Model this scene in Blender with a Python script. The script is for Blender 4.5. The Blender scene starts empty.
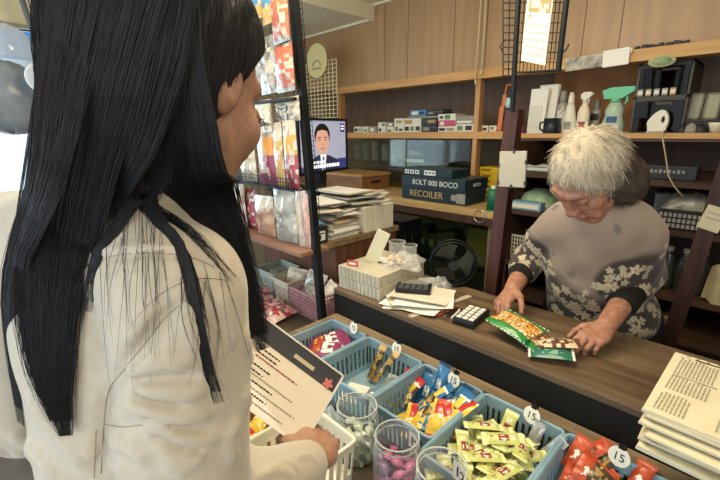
import bpy, bmesh, math, random
import numpy as np
from mathutils import Matrix, Vector, Euler, noise as mnoise
from mathutils.bvhtree import BVHTree
SC = bpy.context.scene
COL = SC.collection
PI = math.pi
random.seed(7)
# ---------------------------------------------------------------- camera
F, YAW, PITCH, ROLL = 403.7, 0.7996, 0.2632, -0.01116
CAM = np.array([0.0, 0.0, 1.41])
def _basis():
    cy, sy, cp, sp = math.cos(YAW), math.sin(YAW), math.cos(PITCH), math.sin(PITCH)
    fwd = np.array([-sy*cp, cy*cp, -sp]); right = np.array([cy, sy, 0.0]); up = np.cross(right, fwd)
    r = math.cos(ROLL)*right+math.sin(ROLL)*up; u = -math.sin(ROLL)*right+math.cos(ROLL)*up
    return r, u, fwd
RT, UP, FW = _basis()
def ray(x, y): return FW+RT*(x-360)/F-UP*(y-240)/F
def atz(x, y, z): d = ray(x, y); return Vector(CAM+d*(z-CAM[2])/d[2])
def aty(x, y, Y): d = ray(x, y); return Vector(CAM+d*(Y-CAM[1])/d[1])
def atx(x, y, X): d = ray(x, y); return Vector(CAM+d*(X-CAM[0])/d[0])
def atd(x, y, D): return Vector(CAM+ray(x, y)*D)
def pix(p):
    q = np.array(p)-CAM; c = (q@RT, q@UP, q@FW); return 360+F*c[0]/c[2], 240-F*c[1]/c[2]
cd = bpy.data.cameras.new('camera'); cam = bpy.data.objects.new('camera', cd); COL.objects.link(cam)
cd.sensor_width = 36; cd.lens = F/720*36; cd.clip_start = .02; cd.clip_end = 60
cam.matrix_world = Matrix(((RT[0], UP[0], -FW[0], CAM[0]), (RT[1], UP[1], -FW[1], CAM[1]), (RT[2], UP[2], -FW[2], CAM[2]), (0, 0, 0, 1)))
SC.camera = cam
# ---------------------------------------------------------------- materials
MATS = {}
def srgb(h):
    if isinstance(h, str):
        h = h.lstrip('#'); h = [int(h[i:i+2], 16)/255 for i in (0, 2, 4)]
    return tuple((c/12.92 if c <= .04045 else ((c+.055)/1.055)**2.4) for c in h)
def mat(name, col='#888888', rough=.6, metal=0, noise=None, col2=None, stretch=(1, 1, 1), bump=0, trans=0, emit=0, ior=1.45, spec=.4, coat=0, alpha=1, detail=4, attr=None, sheen=0, sss=0):
    if name in MATS: return MATS[name]
    m = bpy.data.materials.new(name); m.use_nodes = True; MATS[name] = m
    nt = m.node_tree; b = nt.nodes['Principled BSDF']; N = nt.nodes.new; L = nt.links.new
    c = (*srgb(col), 1)
    b.inputs['Base Color'].default_value = c; b.inputs['Roughness'].default_value = rough; b.inputs['Metallic'].default_value = metal
    b.inputs['Transmission Weight'].default_value = trans; b.inputs['IOR'].default_value = ior; b.inputs['Specular IOR Level'].default_value = spec
    b.inputs['Coat Weight'].default_value = coat; b.inputs['Alpha'].default_value = alpha
    if sheen: b.inputs['Sheen Weight'].default_value = sheen
    if sss: b.inputs['Subsurface Weight'].default_value = sss; b.inputs['Subsurface Scale'].default_value = .01
    if emit: b.inputs['Emission Color'].default_value = c; b.inputs['Emission Strength'].default_value = emit
    src = None
    if attr:
        a = N('ShaderNodeAttribute'); a.attribute_name = attr; L(a.outputs['Color'], b.inputs['Base Color']); src = a.outputs['Color']
    if noise or bump:
        tc = N('ShaderNodeTexCoord'); mp = N('ShaderNodeMapping'); mp.inputs['Scale'].default_value = stretch
        L(tc.outputs['Object'], mp.inputs['Vector'])
        nz = N('ShaderNodeTexNoise'); nz.inputs['Scale'].default_value = noise or 40; nz.inputs['Detail'].default_value = detail
        L(mp.outputs['Vector'], nz.inputs['Vector'])
        if noise:
            rp = N('ShaderNodeValToRGB'); rp.color_ramp.elements[0].position = .34; rp.color_ramp.elements[1].position = .66
            c2 = (*srgb(col2), 1) if col2 else tuple(min(1, x*.6) for x in c[:3])+(1,)
            rp.color_ramp.elements[0].color = c2; rp.color_ramp.elements[1].color = c
            L(nz.outputs['Fac'], rp.inputs['Fac'])
            if attr:
                mx = N('ShaderNodeMixRGB'); mx.blend_type = 'MULTIPLY'; mx.inputs[0].default_value = 1
                L(src, mx.inputs[1]); L(rp.outputs['Color'], mx.inputs[2]); L(mx.outputs['Color'], b.inputs['Base Color'])
            else: L(rp.outputs['Color'], b.inputs['Base Color'])
        if bump:
            bp = N('ShaderNodeBump'); bp.inputs['Strength'].default_value = bump; bp.inputs['Distance'].default_value = .004
            L(nz.outputs['Fac'], bp.inputs['Height']); L(bp.outputs['Normal'], b.inputs['Normal'])
    return m
def clear_mat(name, tint='#ffffff', fac=.22, rough=.08, tilt=0):
    """thin clear plastic: mostly see-through with a sheen"""
    if name in MATS: return MATS[name]
    m = bpy.data.materials.new(name); m.use_nodes = True; MATS[name] = m
    nt = m.node_tree; N = nt.nodes.new; L = nt.links.new
    out = nt.nodes['Material Output']; nt.nodes.remove(nt.nodes['Principled BSDF'])
    t = N('ShaderNodeBsdfTransparent'); t.inputs[0].default_value = (*srgb(tint), 1)
    g = N('ShaderNodeBsdfPrincipled'); g.inputs['Roughness'].default_value = rough; g.inputs['Base Color'].default_value = (.85, .87, .87, 1); g.inputs['Specular IOR Level'].default_value = .9
    fr = N('ShaderNodeLayerWeight'); fr.inputs[0].default_value = .35
    ad = N('ShaderNodeMath'); ad.operation = 'MULTIPLY_ADD'; ad.inputs[1].default_value = .5; ad.inputs[2].default_value = fac
    L(fr.outputs['Facing'], ad.inputs[0])
    mx = N('ShaderNodeMixShader'); L(ad.outputs[0], mx.inputs[0]); L(t.outputs[0], mx.inputs[1]); L(g.outputs[0], mx.inputs[2]); L(mx.outputs[0], out.inputs[0])
    return m
def pane_mat(name, tint='#ffffff', fac=.06):
    """flat glass pane: see-through with a mirror sheen"""
    if name in MATS: return MATS[name]
    m = bpy.data.materials.new(name); m.use_nodes = True; MATS[name] = m
    nt = m.node_tree; N = nt.nodes.new; L = nt.links.new
    out = nt.nodes['Material Output']; nt.nodes.remove(nt.nodes['Principled BSDF'])
    t = N('ShaderNodeBsdfTransparent'); t.inputs[0].default_value = (*srgb(tint), 1)
    g = N('ShaderNodeBsdfGlossy'); g.inputs['Roughness'].default_value = .05
    fr = N('ShaderNodeFresnel'); fr.inputs[0].default_value = 1.45
    ad = N('ShaderNodeMath'); ad.operation = 'MULTIPLY_ADD'; ad.inputs[1].default_value = .45; ad.inputs[2].default_value = max(0, fac-.05)
    L(fr.outputs[0], ad.inputs[0])
    mx = N('ShaderNodeMixShader'); L(ad.outputs[0], mx.inputs[0]); L(t.outputs[0], mx.inputs[1]); L(g.outputs[0], mx.inputs[2]); L(mx.outputs[0], out.inputs[0])
    return m
# ---------------------------------------------------------------- mesh builder
def TR(loc=(0, 0, 0), rot=(0, 0, 0), s=(1, 1, 1)):
    return Matrix.LocRotScale(Vector(loc), Euler(rot), Vector(s))
class B:
    def __init__(self): self.v = []; self.f = []; self.m = []; self.sm = []
    def add(self, vs, fs, mi=0, smooth=False, M=None):
        o = len(self.v)
        if M is not None: vs = [M @ Vector(p) for p in vs]
        self.v += [tuple(p) for p in vs]
        for k, f in enumerate(fs):
            self.f.append([i+o for i in f]); self.m.append(mi[k] if isinstance(mi, (list, tuple)) else mi); self.sm.append(smooth)
        return self
    def box(self, size, loc=(0, 0, 0), rot=(0, 0, 0), bev=0, mi=0, M=None):
        sx, sy, sz = [s/2 for s in size]; X = TR(loc, rot)
        if M is not None: X = M @ X
        if bev <= 0:
            vs = [(x, y, z) for x in (-sx, sx) for y in (-sy, sy) for z in (-sz, sz)]
            return self.add(vs, [(0, 1, 3, 2), (4, 6, 7, 5), (0, 4, 5, 1), (2, 3, 7, 6), (0, 2, 6, 4), (1, 5, 7, 3)], mi, False, X)
        bm = bmesh.new(); bmesh.ops.create_cube(bm, size=1)
        for v in bm.verts: v.co = Vector((v.co.x*sx*2, v.co.y*sy*2, v.co.z*sz*2))
        bmesh.ops.bevel(bm, geom=bm.edges[:], offset=min(bev, sx*.98, sy*.98, sz*.98), segments=2, affect='EDGES', profile=.6)
        bm.verts.index_update(); self.add([v.co for v in bm.verts], [[v.index for v in f.verts] for f in bm.faces], mi, False, X); bm.free(); return self
    def lathe(self, prof, n=24, M=None, mi=0, smooth=True, closed=False):
        vs = []; fs = []; k = len(prof)
        for i in range(n):
            a = 2*PI*i/n
            for r, z in prof: vs.append((r*math.cos(a), r*math.sin(a), z))
        for i in range(n):
            j = (i+1) % n
            for t in range(k-1 if not closed else k):
                u = (t+1) % k
                fs.append((i*k+t, j*k+t, j*k+u, i*k+u))
        return self.add(vs, fs, mi, smooth, M)
    def cyl(self, r1, r2, h, M=None, n=20, mi=0, smooth=True):
        """along +z from 0 to h"""
        vs = [(r*math.cos(2*PI*i/n), r*math.sin(2*PI*i/n), z) for z, r in ((0, r1), (h, r2)) for i in range(n)]
        self.add(vs, [(i, (i+1) % n, n+(i+1) % n, n+i) for i in range(n)], mi, smooth, M)
        o = [(r*math.cos(2*PI*i/n), r*math.sin(2*PI*i/n), z) for z, r in ((0, r1), (h, r2)) for i in range(n)]
        return self.add(o, [tuple(range(n))[::-1], tuple(range(n, 2*n))], mi, False, M)
    def rod(self, a, b, r, n=8, mi=0, r2=None):
        a = Vector(a); b = Vector(b); d = b-a
        if d.length < 1e-6: return self
        q = d.to_track_quat('Z', 'Y')
        return self.cyl(r, r2 if r2 is not None else r, d.length, Matrix.LocRotScale(a, q, None), n, mi)
    def tube(self, pts, r, n=8, mi=0, closed=False, M=None, flat=1.0, ref=None):
        pts = [Vector(p) for p in pts]; k = len(pts)
        rr = list(r) if hasattr(r, '__len__') else [r]*k
        vs = []; fs = []; prev = None
        for i, p in enumerate(pts):
            if closed: t = pts[(i+1) % k]-pts[i-1]
            else: t = pts[min(i+1, k-1)]-pts[max(i-1, 0)]
            t.normalize()
            if ref is not None: u = Vector(ref) - t*t.dot(Vector(ref))
            elif prev is None: u = t.orthogonal()
            else: u = prev-t*prev.dot(t)
            if u.length < 1e-6: u = t.orthogonal()
            u.normalize(); prev = u; w = t.cross(u)
            for j in range(n):
                a = 2*PI*j/n; vs.append(p+(u*math.cos(a)+w*math.sin(a)*flat)*rr[i])
        for i in range(k if closed else k-1):
            i2 = (i+1) % k
            for j in range(n):
                j2 = (j+1) % n; fs.append((i*n+j, i*n+j2, i2*n+j2, i2*n+j))
        if not closed: fs.append(tuple(range(n))[::-1]); fs.append(tuple((k-1)*n+j for j in range(n)))
        return self.add(vs, fs, mi, True, M)
    def prism(self, poly, h, M=None, mi=0, holes=None):
        n = len(poly)
        vs = [(x, y, 0) for x, y in poly]+[(x, y, h) for x, y in poly]
        return self.add(vs, [tuple(range(n))[::-1], tuple(range(n, 2*n))]+[(i, (i+1) % n, n+(i+1) % n, n+i) for i in range(n)], mi, False, M)
    def grid(self, fn, nu, nv, mi=0, smooth=True, M=None, cu=False):
        vs = [fn(i/nu, j/nv) for i in range(nu+1) for j in range(nv+1)]
        fs = [(i*(nv+1)+j, (i+1)*(nv+1)+j, (i+1)*(nv+1)+j+1, i*(nv+1)+j+1) for i in range(nu) for j in range(nv)]
        if callable(mi): mi = [mi((i+.5)/nu, (j+.5)/nv) for i in range(nu) for j in range(nv)]
        return self.add(vs, fs, mi, smooth, M)
    def ell(self, r, M=None, n=16, mi=0):
        pr = [(max(1e-5, math.sin(PI*t/(n//2))), -math.cos(PI*t/(n//2))) for t in range(n//2+1)]
        X = TR((0, 0, 0), (0, 0, 0), r)
        return self.lathe(pr, n, (M @ X) if M is not None else X, mi)
    def mesh(self, name, mats):
        me = bpy.data.meshes.new(name); me.from_pydata(self.v, [], self.f)
        for m in (mats if isinstance(mats, (list, tuple)) else [mats]): me.materials.append(m)
        me.polygons.foreach_set('material_index', self.m); me.polygons.foreach_set('use_smooth', self.sm); me.update()
        return me
def part(name, b, mats, parent=None, loc=(0, 0, 0), rot=(0, 0, 0), label=None):
    me = b.mesh(name, mats) if isinstance(b, B) else b
    o = bpy.data.objects.new(name, me); COL.objects.link(o); o.location = loc; o.rotation_euler = rot
    if parent is not None: o.parent = parent
    if label: o['label'] = label
    return o
def tag(o, label, cat, group=None):
    o['label'] = label; o['category'] = cat
    if group: o['group'] = group
    return o
def thing(name, label, cat, loc=(0, 0, 0), rot=(0, 0, 0), group=None):
    o = bpy.data.objects.new(name, None); COL.objects.link(o); o.location = loc; o.rotation_euler = rot; o.empty_display_size = .02
    return tag(o, label, cat, group)
def solo(name, b, mats, label, cat, loc=(0, 0, 0), rot=(0, 0, 0), group=None):
    return tag(part(name, b, mats, None, loc, rot), label, cat, group)
def struct(name, b, mats, loc=(0, 0, 0), rot=(0, 0, 0)):
    o = part(name, b, mats, None, loc, rot); o['kind'] = 'structure'; return o
def dup(root, loc, rot=None, label=None, group=None):
    r = root.copy(); COL.objects.link(r); r.location = loc
    if rot is not None: r.rotation_euler = rot
    if label: r['label'] = label
    if group: r['group'] = group
    for ch in list(root.children):
        c = ch.copy(); COL.objects.link(c); c.parent = r
        for g in ch.children:
            d = g.copy(); COL.objects.link(d); d.parent = c
    return r
def text_mesh(s, size, depth=.0006, align='CENTER'):
    cu = bpy.data.curves.new('lettering', 'FONT'); cu.body = s; cu.size = size; cu.extrude = depth; cu.align_x = align; cu.align_y = 'CENTER'; cu.resolution_u = 3
    o = bpy.data.objects.new('lettering', cu); COL.objects.link(o)
    dg = bpy.context.evaluated_depsgraph_get(); me = bpy.data.meshes.new_from_object(o.evaluated_get(dg))
    bpy.data.objects.remove(o); bpy.data.curves.remove(cu); return me
def lettering(s, size, m, parent, loc, rot, depth=.0006, name='lettering', align='CENTER'):
    me = text_mesh(s, size, depth, align); me.materials.clear(); me.materials.append(m)
    return part(name, me, m, parent, loc, rot)
def spanbox(x0, y0, x1, y1, Y):
    """world x-range and z-range that a pixel rectangle spans on the plane y=Y"""
    ym = (y0+y1)/2; xm = (x0+x1)/2
    return aty(x0, ym, Y).x, aty(x1, ym, Y).x, aty(xm, y1, Y).z, aty(xm, y0, Y).z
# ================================================================ setting
YB = 2.1; YR = 2.42; XL = -2.9; XR = 1.5; YF = -1.5
ZC1 = 2.116; ZC2 = 2.194; XS = -2.015
ZT = .64          # display table top
ZCN = .85         # counter top
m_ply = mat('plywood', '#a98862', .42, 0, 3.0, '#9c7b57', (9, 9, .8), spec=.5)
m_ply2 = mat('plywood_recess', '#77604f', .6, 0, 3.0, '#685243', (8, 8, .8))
m_beam = mat('pale_wood', '#c79a63', .5, 0, 3, '#b5874f', (1, 14, 14))
m_post = mat('pale_wood_upright', '#b98e5e', .55, 0, 3, '#a67b4c', (14, 14, 1))
m_dark = mat('dark_wood', '#3a2019', .5, 0, 3, '#2a1611', (14, 14, 1))
m_ceil = mat('ceiling_board', '#ece5cb', .7, 0, 2, '#e2dabd')
m_ctrim = mat('ceiling_trim', '#e2dcc0', .5)
m_floor = mat('concrete', '#6a625a', .8, 0, 6, '#57504a')
m_wallp = mat('plaster', '#a99b85', .8, 0, 3, '#9a8c77')
m_ctop = mat('worn_counter_wood', '#74604a', .42, 0, 2.2, '#4d3c2d', (1.2, 13, 13), spec=.5, detail=8)
m_black = mat('black_board', '#0d0c0b', .55)
m_strip = mat('raw_board', '#8f7a5f', .7, 0, 5, '#6e5b45', (1, 6, 6))
m_bmet = mat('black_metal', '#101315', .42, .3)
m_tabl = mat('table_wood', '#54463a', .6, 0, 3, '#3f342a', (1, 12, 12))
m_brown_panel = mat('brown_panel', '#4a3226', .6, 0, 3, '#3b271d', (8, 8, 1))  # one grained brown for the rail, side panels and back panel
m_white = mat('white_paper', '#e6e1d4', .7)
m_ink = mat('ink', '#1c1a1c', .7)
def slab(x0, x1, y0, y1, z0, z1): return B().box((x1-x0, y1-y0, z1-z0), ((x0+x1)/2, (y0+y1)/2, (z0+z1)/2))
struct('floor', slab(XL-.1, XR+.1, YF, YR+.1, -.1, 0), m_floor)
b = slab(XL-.1, XS, YF, YB, ZC1, ZC1+.04); struct('ceiling', b, m_ceil)
struct('ceiling_upper', slab(XS, XR+.1, YF, YR, ZC2, ZC2+.04), m_ceil)
struct('trim_1', slab(XS-.004, XS+.012, YF, YB, ZC1-.012, ZC2), m_ctrim)
struct('trim_2', slab(XL, XS, YB-.022, YB, ZC1-.014, ZC1), m_ctrim)
struct('trim_3', slab(XS+.012, XR, YB-.02, YB, ZC2-.012, ZC2), m_ctrim)
# back wall: plywood front above the beam, recess behind the shelves
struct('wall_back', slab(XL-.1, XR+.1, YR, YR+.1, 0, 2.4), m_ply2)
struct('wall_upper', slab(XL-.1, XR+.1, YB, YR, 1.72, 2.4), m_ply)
b = B()
for px in (385, 408, 454, 486):
    x = aty(px, 40, YB).x; b.box((.003, .002, .47), (x, YB-.001, 1.955))
for px in (585, 622):
    x = aty(px, 20, YB).x; b.box((.003, .002, .47), (x, YB-.001, 1.955))
struct('trim_4', b, mat('seam', '#7c5a3d', .7))
struct('trim_5', slab(aty(338, 92, YB).x, XR, YB-.03, YB+.06, 1.675, 1.722), m_beam)
struct('wall_right', slab(XR, XR+.1, YF, YR, 0, 2.4), m_wallp)
# left wall with the window opening
wy0, wy1, wz0, wz1 = -.75, .95, .85, 2.02
b = slab(XL-.1, XL, YF, wy0, 0, 2.4)
for a in ((XL-.1, XL, wy1, YR, 0, 2.4), (XL-.1, XL, wy0, wy1, 0, wz0), (XL-.1, XL, wy0, wy1, wz1, 2.4)):
    x0, x1, y0, y1, z0, z1 = a; b.box((x1-x0, y1-y0, z1-z0), ((x0+x1)/2, (y0+y1)/2, (z0+z1)/2))
struct('wall_left', b, m_wallp)
b = B(); fw = .05
for z in (wz0+fw/2, wz1-fw/2): b.box((.06, wy1-wy0, fw), (XL-.05, (wy0+wy1)/2, z))
for y in (wy0+fw/2, wy1-fw/2, -.2): b.box((.06, fw, wz1-wz0), (XL-.05, y, (wz0+wz1)/2))
win = struct('window_1', b, mat('aluminium', '#b9bdc0', .4, .6))
gp = B().box((.004, wy1-wy0-fw*2, wz1-wz0-fw*2), (XL-.05, (wy0+wy1)/2, (wz0+wz1)/2))
part('window_pane', gp, pane_mat('window_glass', '#eef6fa', .04), win)

# ================================================================ upper wall shelf
zS = aty(430, 132, YB).z
sx0 = aty(340, 110, YB).x; sx1 = aty(478, 110, YB).x
sh = thing('wall_shelf', 'pale wooden shelf board with uprights carrying the small model boxes', 'shelf', (0, 0, 0))
xr = aty(509, 130, YB).x
part('shelf_board', slab(sx0-.02, xr, YB-.02, YR, zS-.038, zS), m_beam, sh)
for px in (341, 478):
    x = aty(px, 110, YB).x; part('upright', slab(x-.014, x+.014, YB-.015, YB+.03, 1.035, 1.675), m_post, sh)
sh2 = thing('wall_shelf', 'dark wall shelf behind the old woman carrying the cleaning bottles', 'shelf', (0, 0, 0))
zR = aty(620, 134, YB).z
part('shelf_board', slab(xr, XR, YB-.02, YR, zR-.03, zR), mat('shelf_brown', '#5b3d28', .5, 0, 3, '#45301f', (1, 12, 12)), sh2)
part('shelf_lip', slab(xr, XR, YB-.028, YB-.02, zR-.018, zR+.004), m_beam, sh2)
xa, xb_, za, zb = spanbox(537, 66, 632, 130, YB+.1)
part('back_panel', slab(xa, xb_, YR-.02, YR, zR, 1.72), mat('orange_ply', '#a8703f', .6, 0, 3, '#99643a', (8, 8, .8)), sh2)
# ================================================================ lower left display case with ledge
zL = 1.035; YL = 1.76; XD = aty(494, 214, YL).x
dc = thing('display_case', 'low glass-fronted wooden display case with pale ledge under the boxed toy guns', 'display case', (0, 0, 0))
part('ledge', slab(XL, XD, YL, YR, zL-.035, zL), mat('ledge_wood', '#c2a36f', .45, 0, 3, '#a98a58', (1, 12, 12)), dc)
part('carcass', B().box((XD-XL, .02, zL-.035), ((XD+XL)/2, YR-.02, (zL-.035)/2)).box((.03, YR-YL-.02, zL-.035), (XD-.02, (YL+YR)/2+.01, (zL-.035)/2)).box((XD-XL, YR-YL-.02, .03), ((XD+XL)/2, (YL+YR)/2+.01, .1)), mat('case_inside', '#7d7258', .7, 0, 4, '#695f48'), dc)
part('glass_door', B().box((XD-XL-.06, .006, .86), ((XD+XL)/2, YL+.03, .54)), pane_mat('case_glass', '#dfe6da', .05), dc)
part('inner_shelf', slab(XL+.02, XD-.04, YL+.06, YR-.03, .70, .715), pane_mat('case_glass', '#dfe6da', .05), dc)
part('rail', slab(XL, XD, YL, YL+.03, zL-.075, zL-.035), m_brown_panel, dc)
# upper glass showcase on the ledge behind the gun boxes
gc = thing('glass_showcase', 'glass-fronted showcase standing on the pale ledge under the shelf of small boxes', 'display case', (0, 0, 0))
part('glass_pane', B().box((sx1-sx0-.05, .005, zS-.05-zL), ((sx0+sx1)/2, YB+.005, (zS-.045+zL)/2)), pane_mat('show_glass', '#e8ede6', .06), gc)
part('glass_edge', slab(aty(405, 160, YB).x-.004, aty(405, 160, YB).x+.004, YB-.004, YB+.002, zL, zS-.042), mat('edge_glass', '#8d958a', .2), gc)
part('glass_shelf', slab(sx0+.04, sx1-.03, YB+.03, YR-.02, 1.19, 1.197), pane_mat('show_glass', '#e8ede6', .06), gc)
# ================================================================ shop counter
ct = thing('shop_counter', 'long worn wooden shop counter with black front board', 'counter', (0, 0, 0))
cx0, cx1 = -1.075, .55
part('countertop', B().box((cx1-cx0, 1.255-.905, .02), ((cx0+cx1)/2, 1.08, ZCN-.01), bev=.004), m_ctop, ct)
part('front_board', slab(-1.075, -.012, .908, .93, .40, ZCN-.0205), m_black, ct)
part('front_board', slab(-.012, cx1, .908, .93, .40, ZCN-.0205), mat('brown_front', '#6b5039', .6, 0, 3, '#584230', (1, 10, 10)), ct, label='brown bare end of the front board')
for x in (cx0+.04, cx1-.04): part('side_panel', slab(x-.02, x+.02, .94, 1.23, 0, ZCN-.0205), m_brown_panel, ct)
# ================================================================ display table for the sweets
tb = thing('display_table', 'low wooden table in front of the counter holding the sweet baskets', 'table', (0, 0, 0))
part('tabletop', slab(-2.3, .55, .29, .868, ZT-.03, ZT), m_tabl, tb)
part('back_rail', slab(-1.062, .55, .868, .904, ZT-.03, .752), m_strip, tb)
part('side_rail', slab(-1.062, -1.042, .56, .868, ZT, .752), m_strip, tb)
part('riser', slab(-2.2, -1.07, .72, 1.085, ZT-.03, .675), m_tabl, tb)
for x in (-2.25, .5):
    for y in (.33, .83): part('leg', slab(x-.025, x+.025, y-.025, y+.025, 0, ZT-.03), m_tabl, tb)
# ================================================================ paper cabinet at the left behind the counter
XC = -1.27
pc = thing('wooden_cabinet', 'brown wooden cabinet at the counter end buried under paper piles', 'cabinet', (0, 0, 0))
zcab = .955
part('body', slab(-1.86, XC-.005, 1.09, 1.49, 0, zcab-.025), mat('cab_wood', '#6e4a36', .5, 0, 3, '#573829', (10, 10, 1)), pc)
part('top', slab(-1.88, XC, .97, 1.505, zcab-.025, zcab), mat('cab_top', '#8a7353', .6, 0, 3, '#6e5a40', (1, 10, 10)), pc)
# ================================================================ dark post with calendar rack
pa = aty(515, 110, 1.29); pb = aty(492, 296, 1.29)
d = (pa-pb)/(pa.z-pb.z)
ptop = pb+d*(ZC2-pb.z); pbot = pb-d*pb.z
b = B(); h = .0215
for e in (pbot, ptop): pass
vs = [(q.x+sx*h, q.y+sy*h, q.z) for q in (pbot, Vector((pa.x, pa.y, pa.z))) for sx, sy in ((-1, -1), (1, -1), (1, 1), (-1, 1))]
b.add(vs, [(3, 2, 1, 0), (4, 5, 6, 7), (0, 1, 5, 4), (1, 2, 6, 5), (2, 3, 7, 6), (3, 0, 4, 7)])
solo('wooden_post', b, mat('red_brown_post', '#452419', .45, 0, 3, '#331810', (14, 14, 1)), 'dark red-brown wooden post behind the counter under the black wire rack', 'post')
# ================================================================ lower right storage shelf
XQ0 = XD+.032
m_q = mat('old_shelf_wood', '#4a3020', .6, 0, 3, '#362316', (1, 12, 12))
qs = thing('storage_shelf', 'dark open storage shelves behind the old woman under the bottles', 'shelf', (0, 0, 0))
for z in (1.22, 1.04, .785, .62, .3): part('shelf_board', slab(XQ0, XR, 1.86, YR, z-.022, z), m_q, qs)
part('side_panel', slab(XQ0-.03, XQ0, 1.86, YR, 0, zR-.03), m_q, qs)
part('back_panel', slab(XQ0, XR, YR-.02, YR, 0, zR-.03), m_brown_panel, qs)
m_pkt0 = mat('case_print', '#a9a48e', .6)
# ================================================================ small boxes on the upper shelf
m_cw = mat('card_white', '#d9d4c4', .6); m_cg = mat('card_grey', '#8d8a80', .6); m_cd = mat('card_dark', '#2b2c2f', .5)
m_cb = mat('card_blue', '#3f7ea8', .5); m_cp = mat('card_pink', '#b8476c', .5); m_cgr = mat('card_green', '#5c7f58', .5); m_ck = mat('card_kraft', '#a98a5d', .6)
m_y = mat('card_yellow', '#d9b52a', .5)
PRM = {'w': m_cw, 'g': m_cg, 'd': m_cd, 'b': m_cb, 'p': m_cp, 'n': m_cgr, 'k': m_ck, 'y': m_y}
GRP = 'small model boxes on the pale wall shelf'
def kit_box(x0, x1, z0, z1, Y, dep, body, prints, label, group=GRP, name='model_box', cat='box', rz=0):
    """carton with printed patches on the front: prints = [(u0,v0,u1,v1,material)]"""
    w_, h_ = x1-x0, z1-z0
    t = thing(name, label, cat, ((x0+x1)/2, Y, z0), (0, 0, rz), group)
    part('carton', B().box((w_, dep, h_-.0004), (0, dep/2, h_/2), bev=.0012), body, t)
    part('lid_seam', B().box((w_+.0008, dep+.0008, .0012), (0, dep/2, h_*.62)), m_cg, t)
    if prints:
        b = B(); ms = []
        for u0, v0, u1, v1, m in prints:
            if m not in ms: ms.append(m)
            b.box(((u1-u0)*w_, .0008, (v1-v0)*h_), ((u0+u1)/2*w_-w_/2, -.0006, (v0+v1)/2*h_), mi=ms.index(m))
        part('printed_front', b, ms, t)
    return t
cols = [
 (354, 361, [(131, 125, 'w', [(.1, .2, .5, .7, m_cd), (.6, .3, .9, .6, m_cg)], 'small white box leftmost on the pale wall shelf')]),
 (362, 368, [(131, 125, 'w', [(.2, .2, .8, .5, m_cgr)], 'small white box with green print, second from left on the pale shelf')]),
 (369, 376, [(131, 125.5, 'g', [(.1, .2, .6, .8, m_cw)], 'small grey box third from left on the pale wall shelf')]),
 (378, 385.8, [(131, 126, 'w', [(.1, .2, .45, .8, m_cd)], 'white box under another at the left stack of the pale shelf'),
               (126, 121, 'w', [(.5, .2, .9, .8, m_cgr)], 'white box on top of the leftmost two-high stack')]),
 (386.5, 393, [(131, 125.5, 'w', [(.1, .1, .7, .5, m_cgr)], 'white box with green print in the second two-high stack'),
               (125.5, 121, 'g', [(.3, .2, .8, .8, m_cw)], 'grey-green box on top of the second two-high stack')]),
 (393.5, 403, [(131, 124, 'w', [(.1, .2, .4, .8, m_cgr), (.5, .2, .9, .5, m_cd)], 'white box with green and black print at the foot of the third stack'),
               (124, 117, 'w', [(.2, .3, .8, .7, m_ck)], 'white box with tan print topping the third stack')]),
 (404, 421, [(131, 124, 'w', [(.05, .2, .3, .8, m_cd), (.4, .2, .6, .8, m_cgr), (.7, .2, .95, .8, m_cd)], 'wide white box with dark pictures under the grey tray'),
             (124, 117.5, 'w', [(.05, .2, .5, .8, m_ck)], 'wide white box with tan print right under the grey tray')]),
 (421.5, 436.8, [(131, 124, 'd', [(.1, .2, .5, .7, m_cg)], 'dark box at the foot of the stack under the tray'),
                 (124, 117.5, 'd', [(.4, .3, .9, .8, m_ck)], 'dark box with tan print right under the tray')]),
 (437.5, 455, [(131, 125.5, 'w', [(.05, .2, .4, .7, m_cd), (.5, .2, .9, .7, m_cg)], 'white box with black print below the pink one'),
               (125.5, 119.5, 'p', [(.1, .2, .35, .8, m_cw)], 'pink box between two white boxes on the pale shelf'),
               (119.5, 113, 'w', [(.1, .3, .3, .7, m_cd), (.4, .15, .7, .85, m_cgr)], 'white box with green picture on top of the pink box')]),
 (455.5, 474, [(131, 123.5, 'w', [(.1, .2, .4, .8, m_cgr), (.55, .2, .9, .8, m_cd)], 'white box with green print nearest the right upright'),
               (123.5, 115, 'g', [(.1, .15, .9, .4, m_cw)], 'dull grey box on top of the box nearest the right upright')]),
 (481, 488, [(131, 125, 'w', [(.2, .2, .8, .6, m_cd)], 'small white box just right of the upright')]),
 (488.6, 496, [(131, 125, 'w', [(.2, .3, .6, .8, m_cgr)], 'small white box second right of the upright')]),
]
YK = YB+.03
for k, (x0, x1, st) in enumerate(cols):
    zz = zS
    for j, (ya, yb, c, pr, lab) in enumerate(st):
        xa_, xb2, _, _ = spanbox(x0, ya, x1, yb, YK)
        h_ = aty((x0+x1)/2, yb, YK).z-aty((x0+x1)/2, ya, YK).z
        kit_box(xa_, xb2-.002, zz, zz+h_, YK+.004*(k % 3), .11+.01*(k % 4), PRM[c], pr, lab); zz += h_
    if k == 6: zg = zz
xa_, xb2, _, _ = spanbox(405, 114, 440, 117, YK)
h0 = zS+(aty(420, 117.5, YK).z-aty(420, 131, YK).z)
solo('tray', B().box((xb2-xa_, .12, .012), ((xa_+xb2)/2, YK+.075, zg+.0062), bev=.003), m_cg, 'flat grey tray lying on stacked boxes on the pale shelf', 'tray')
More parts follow.
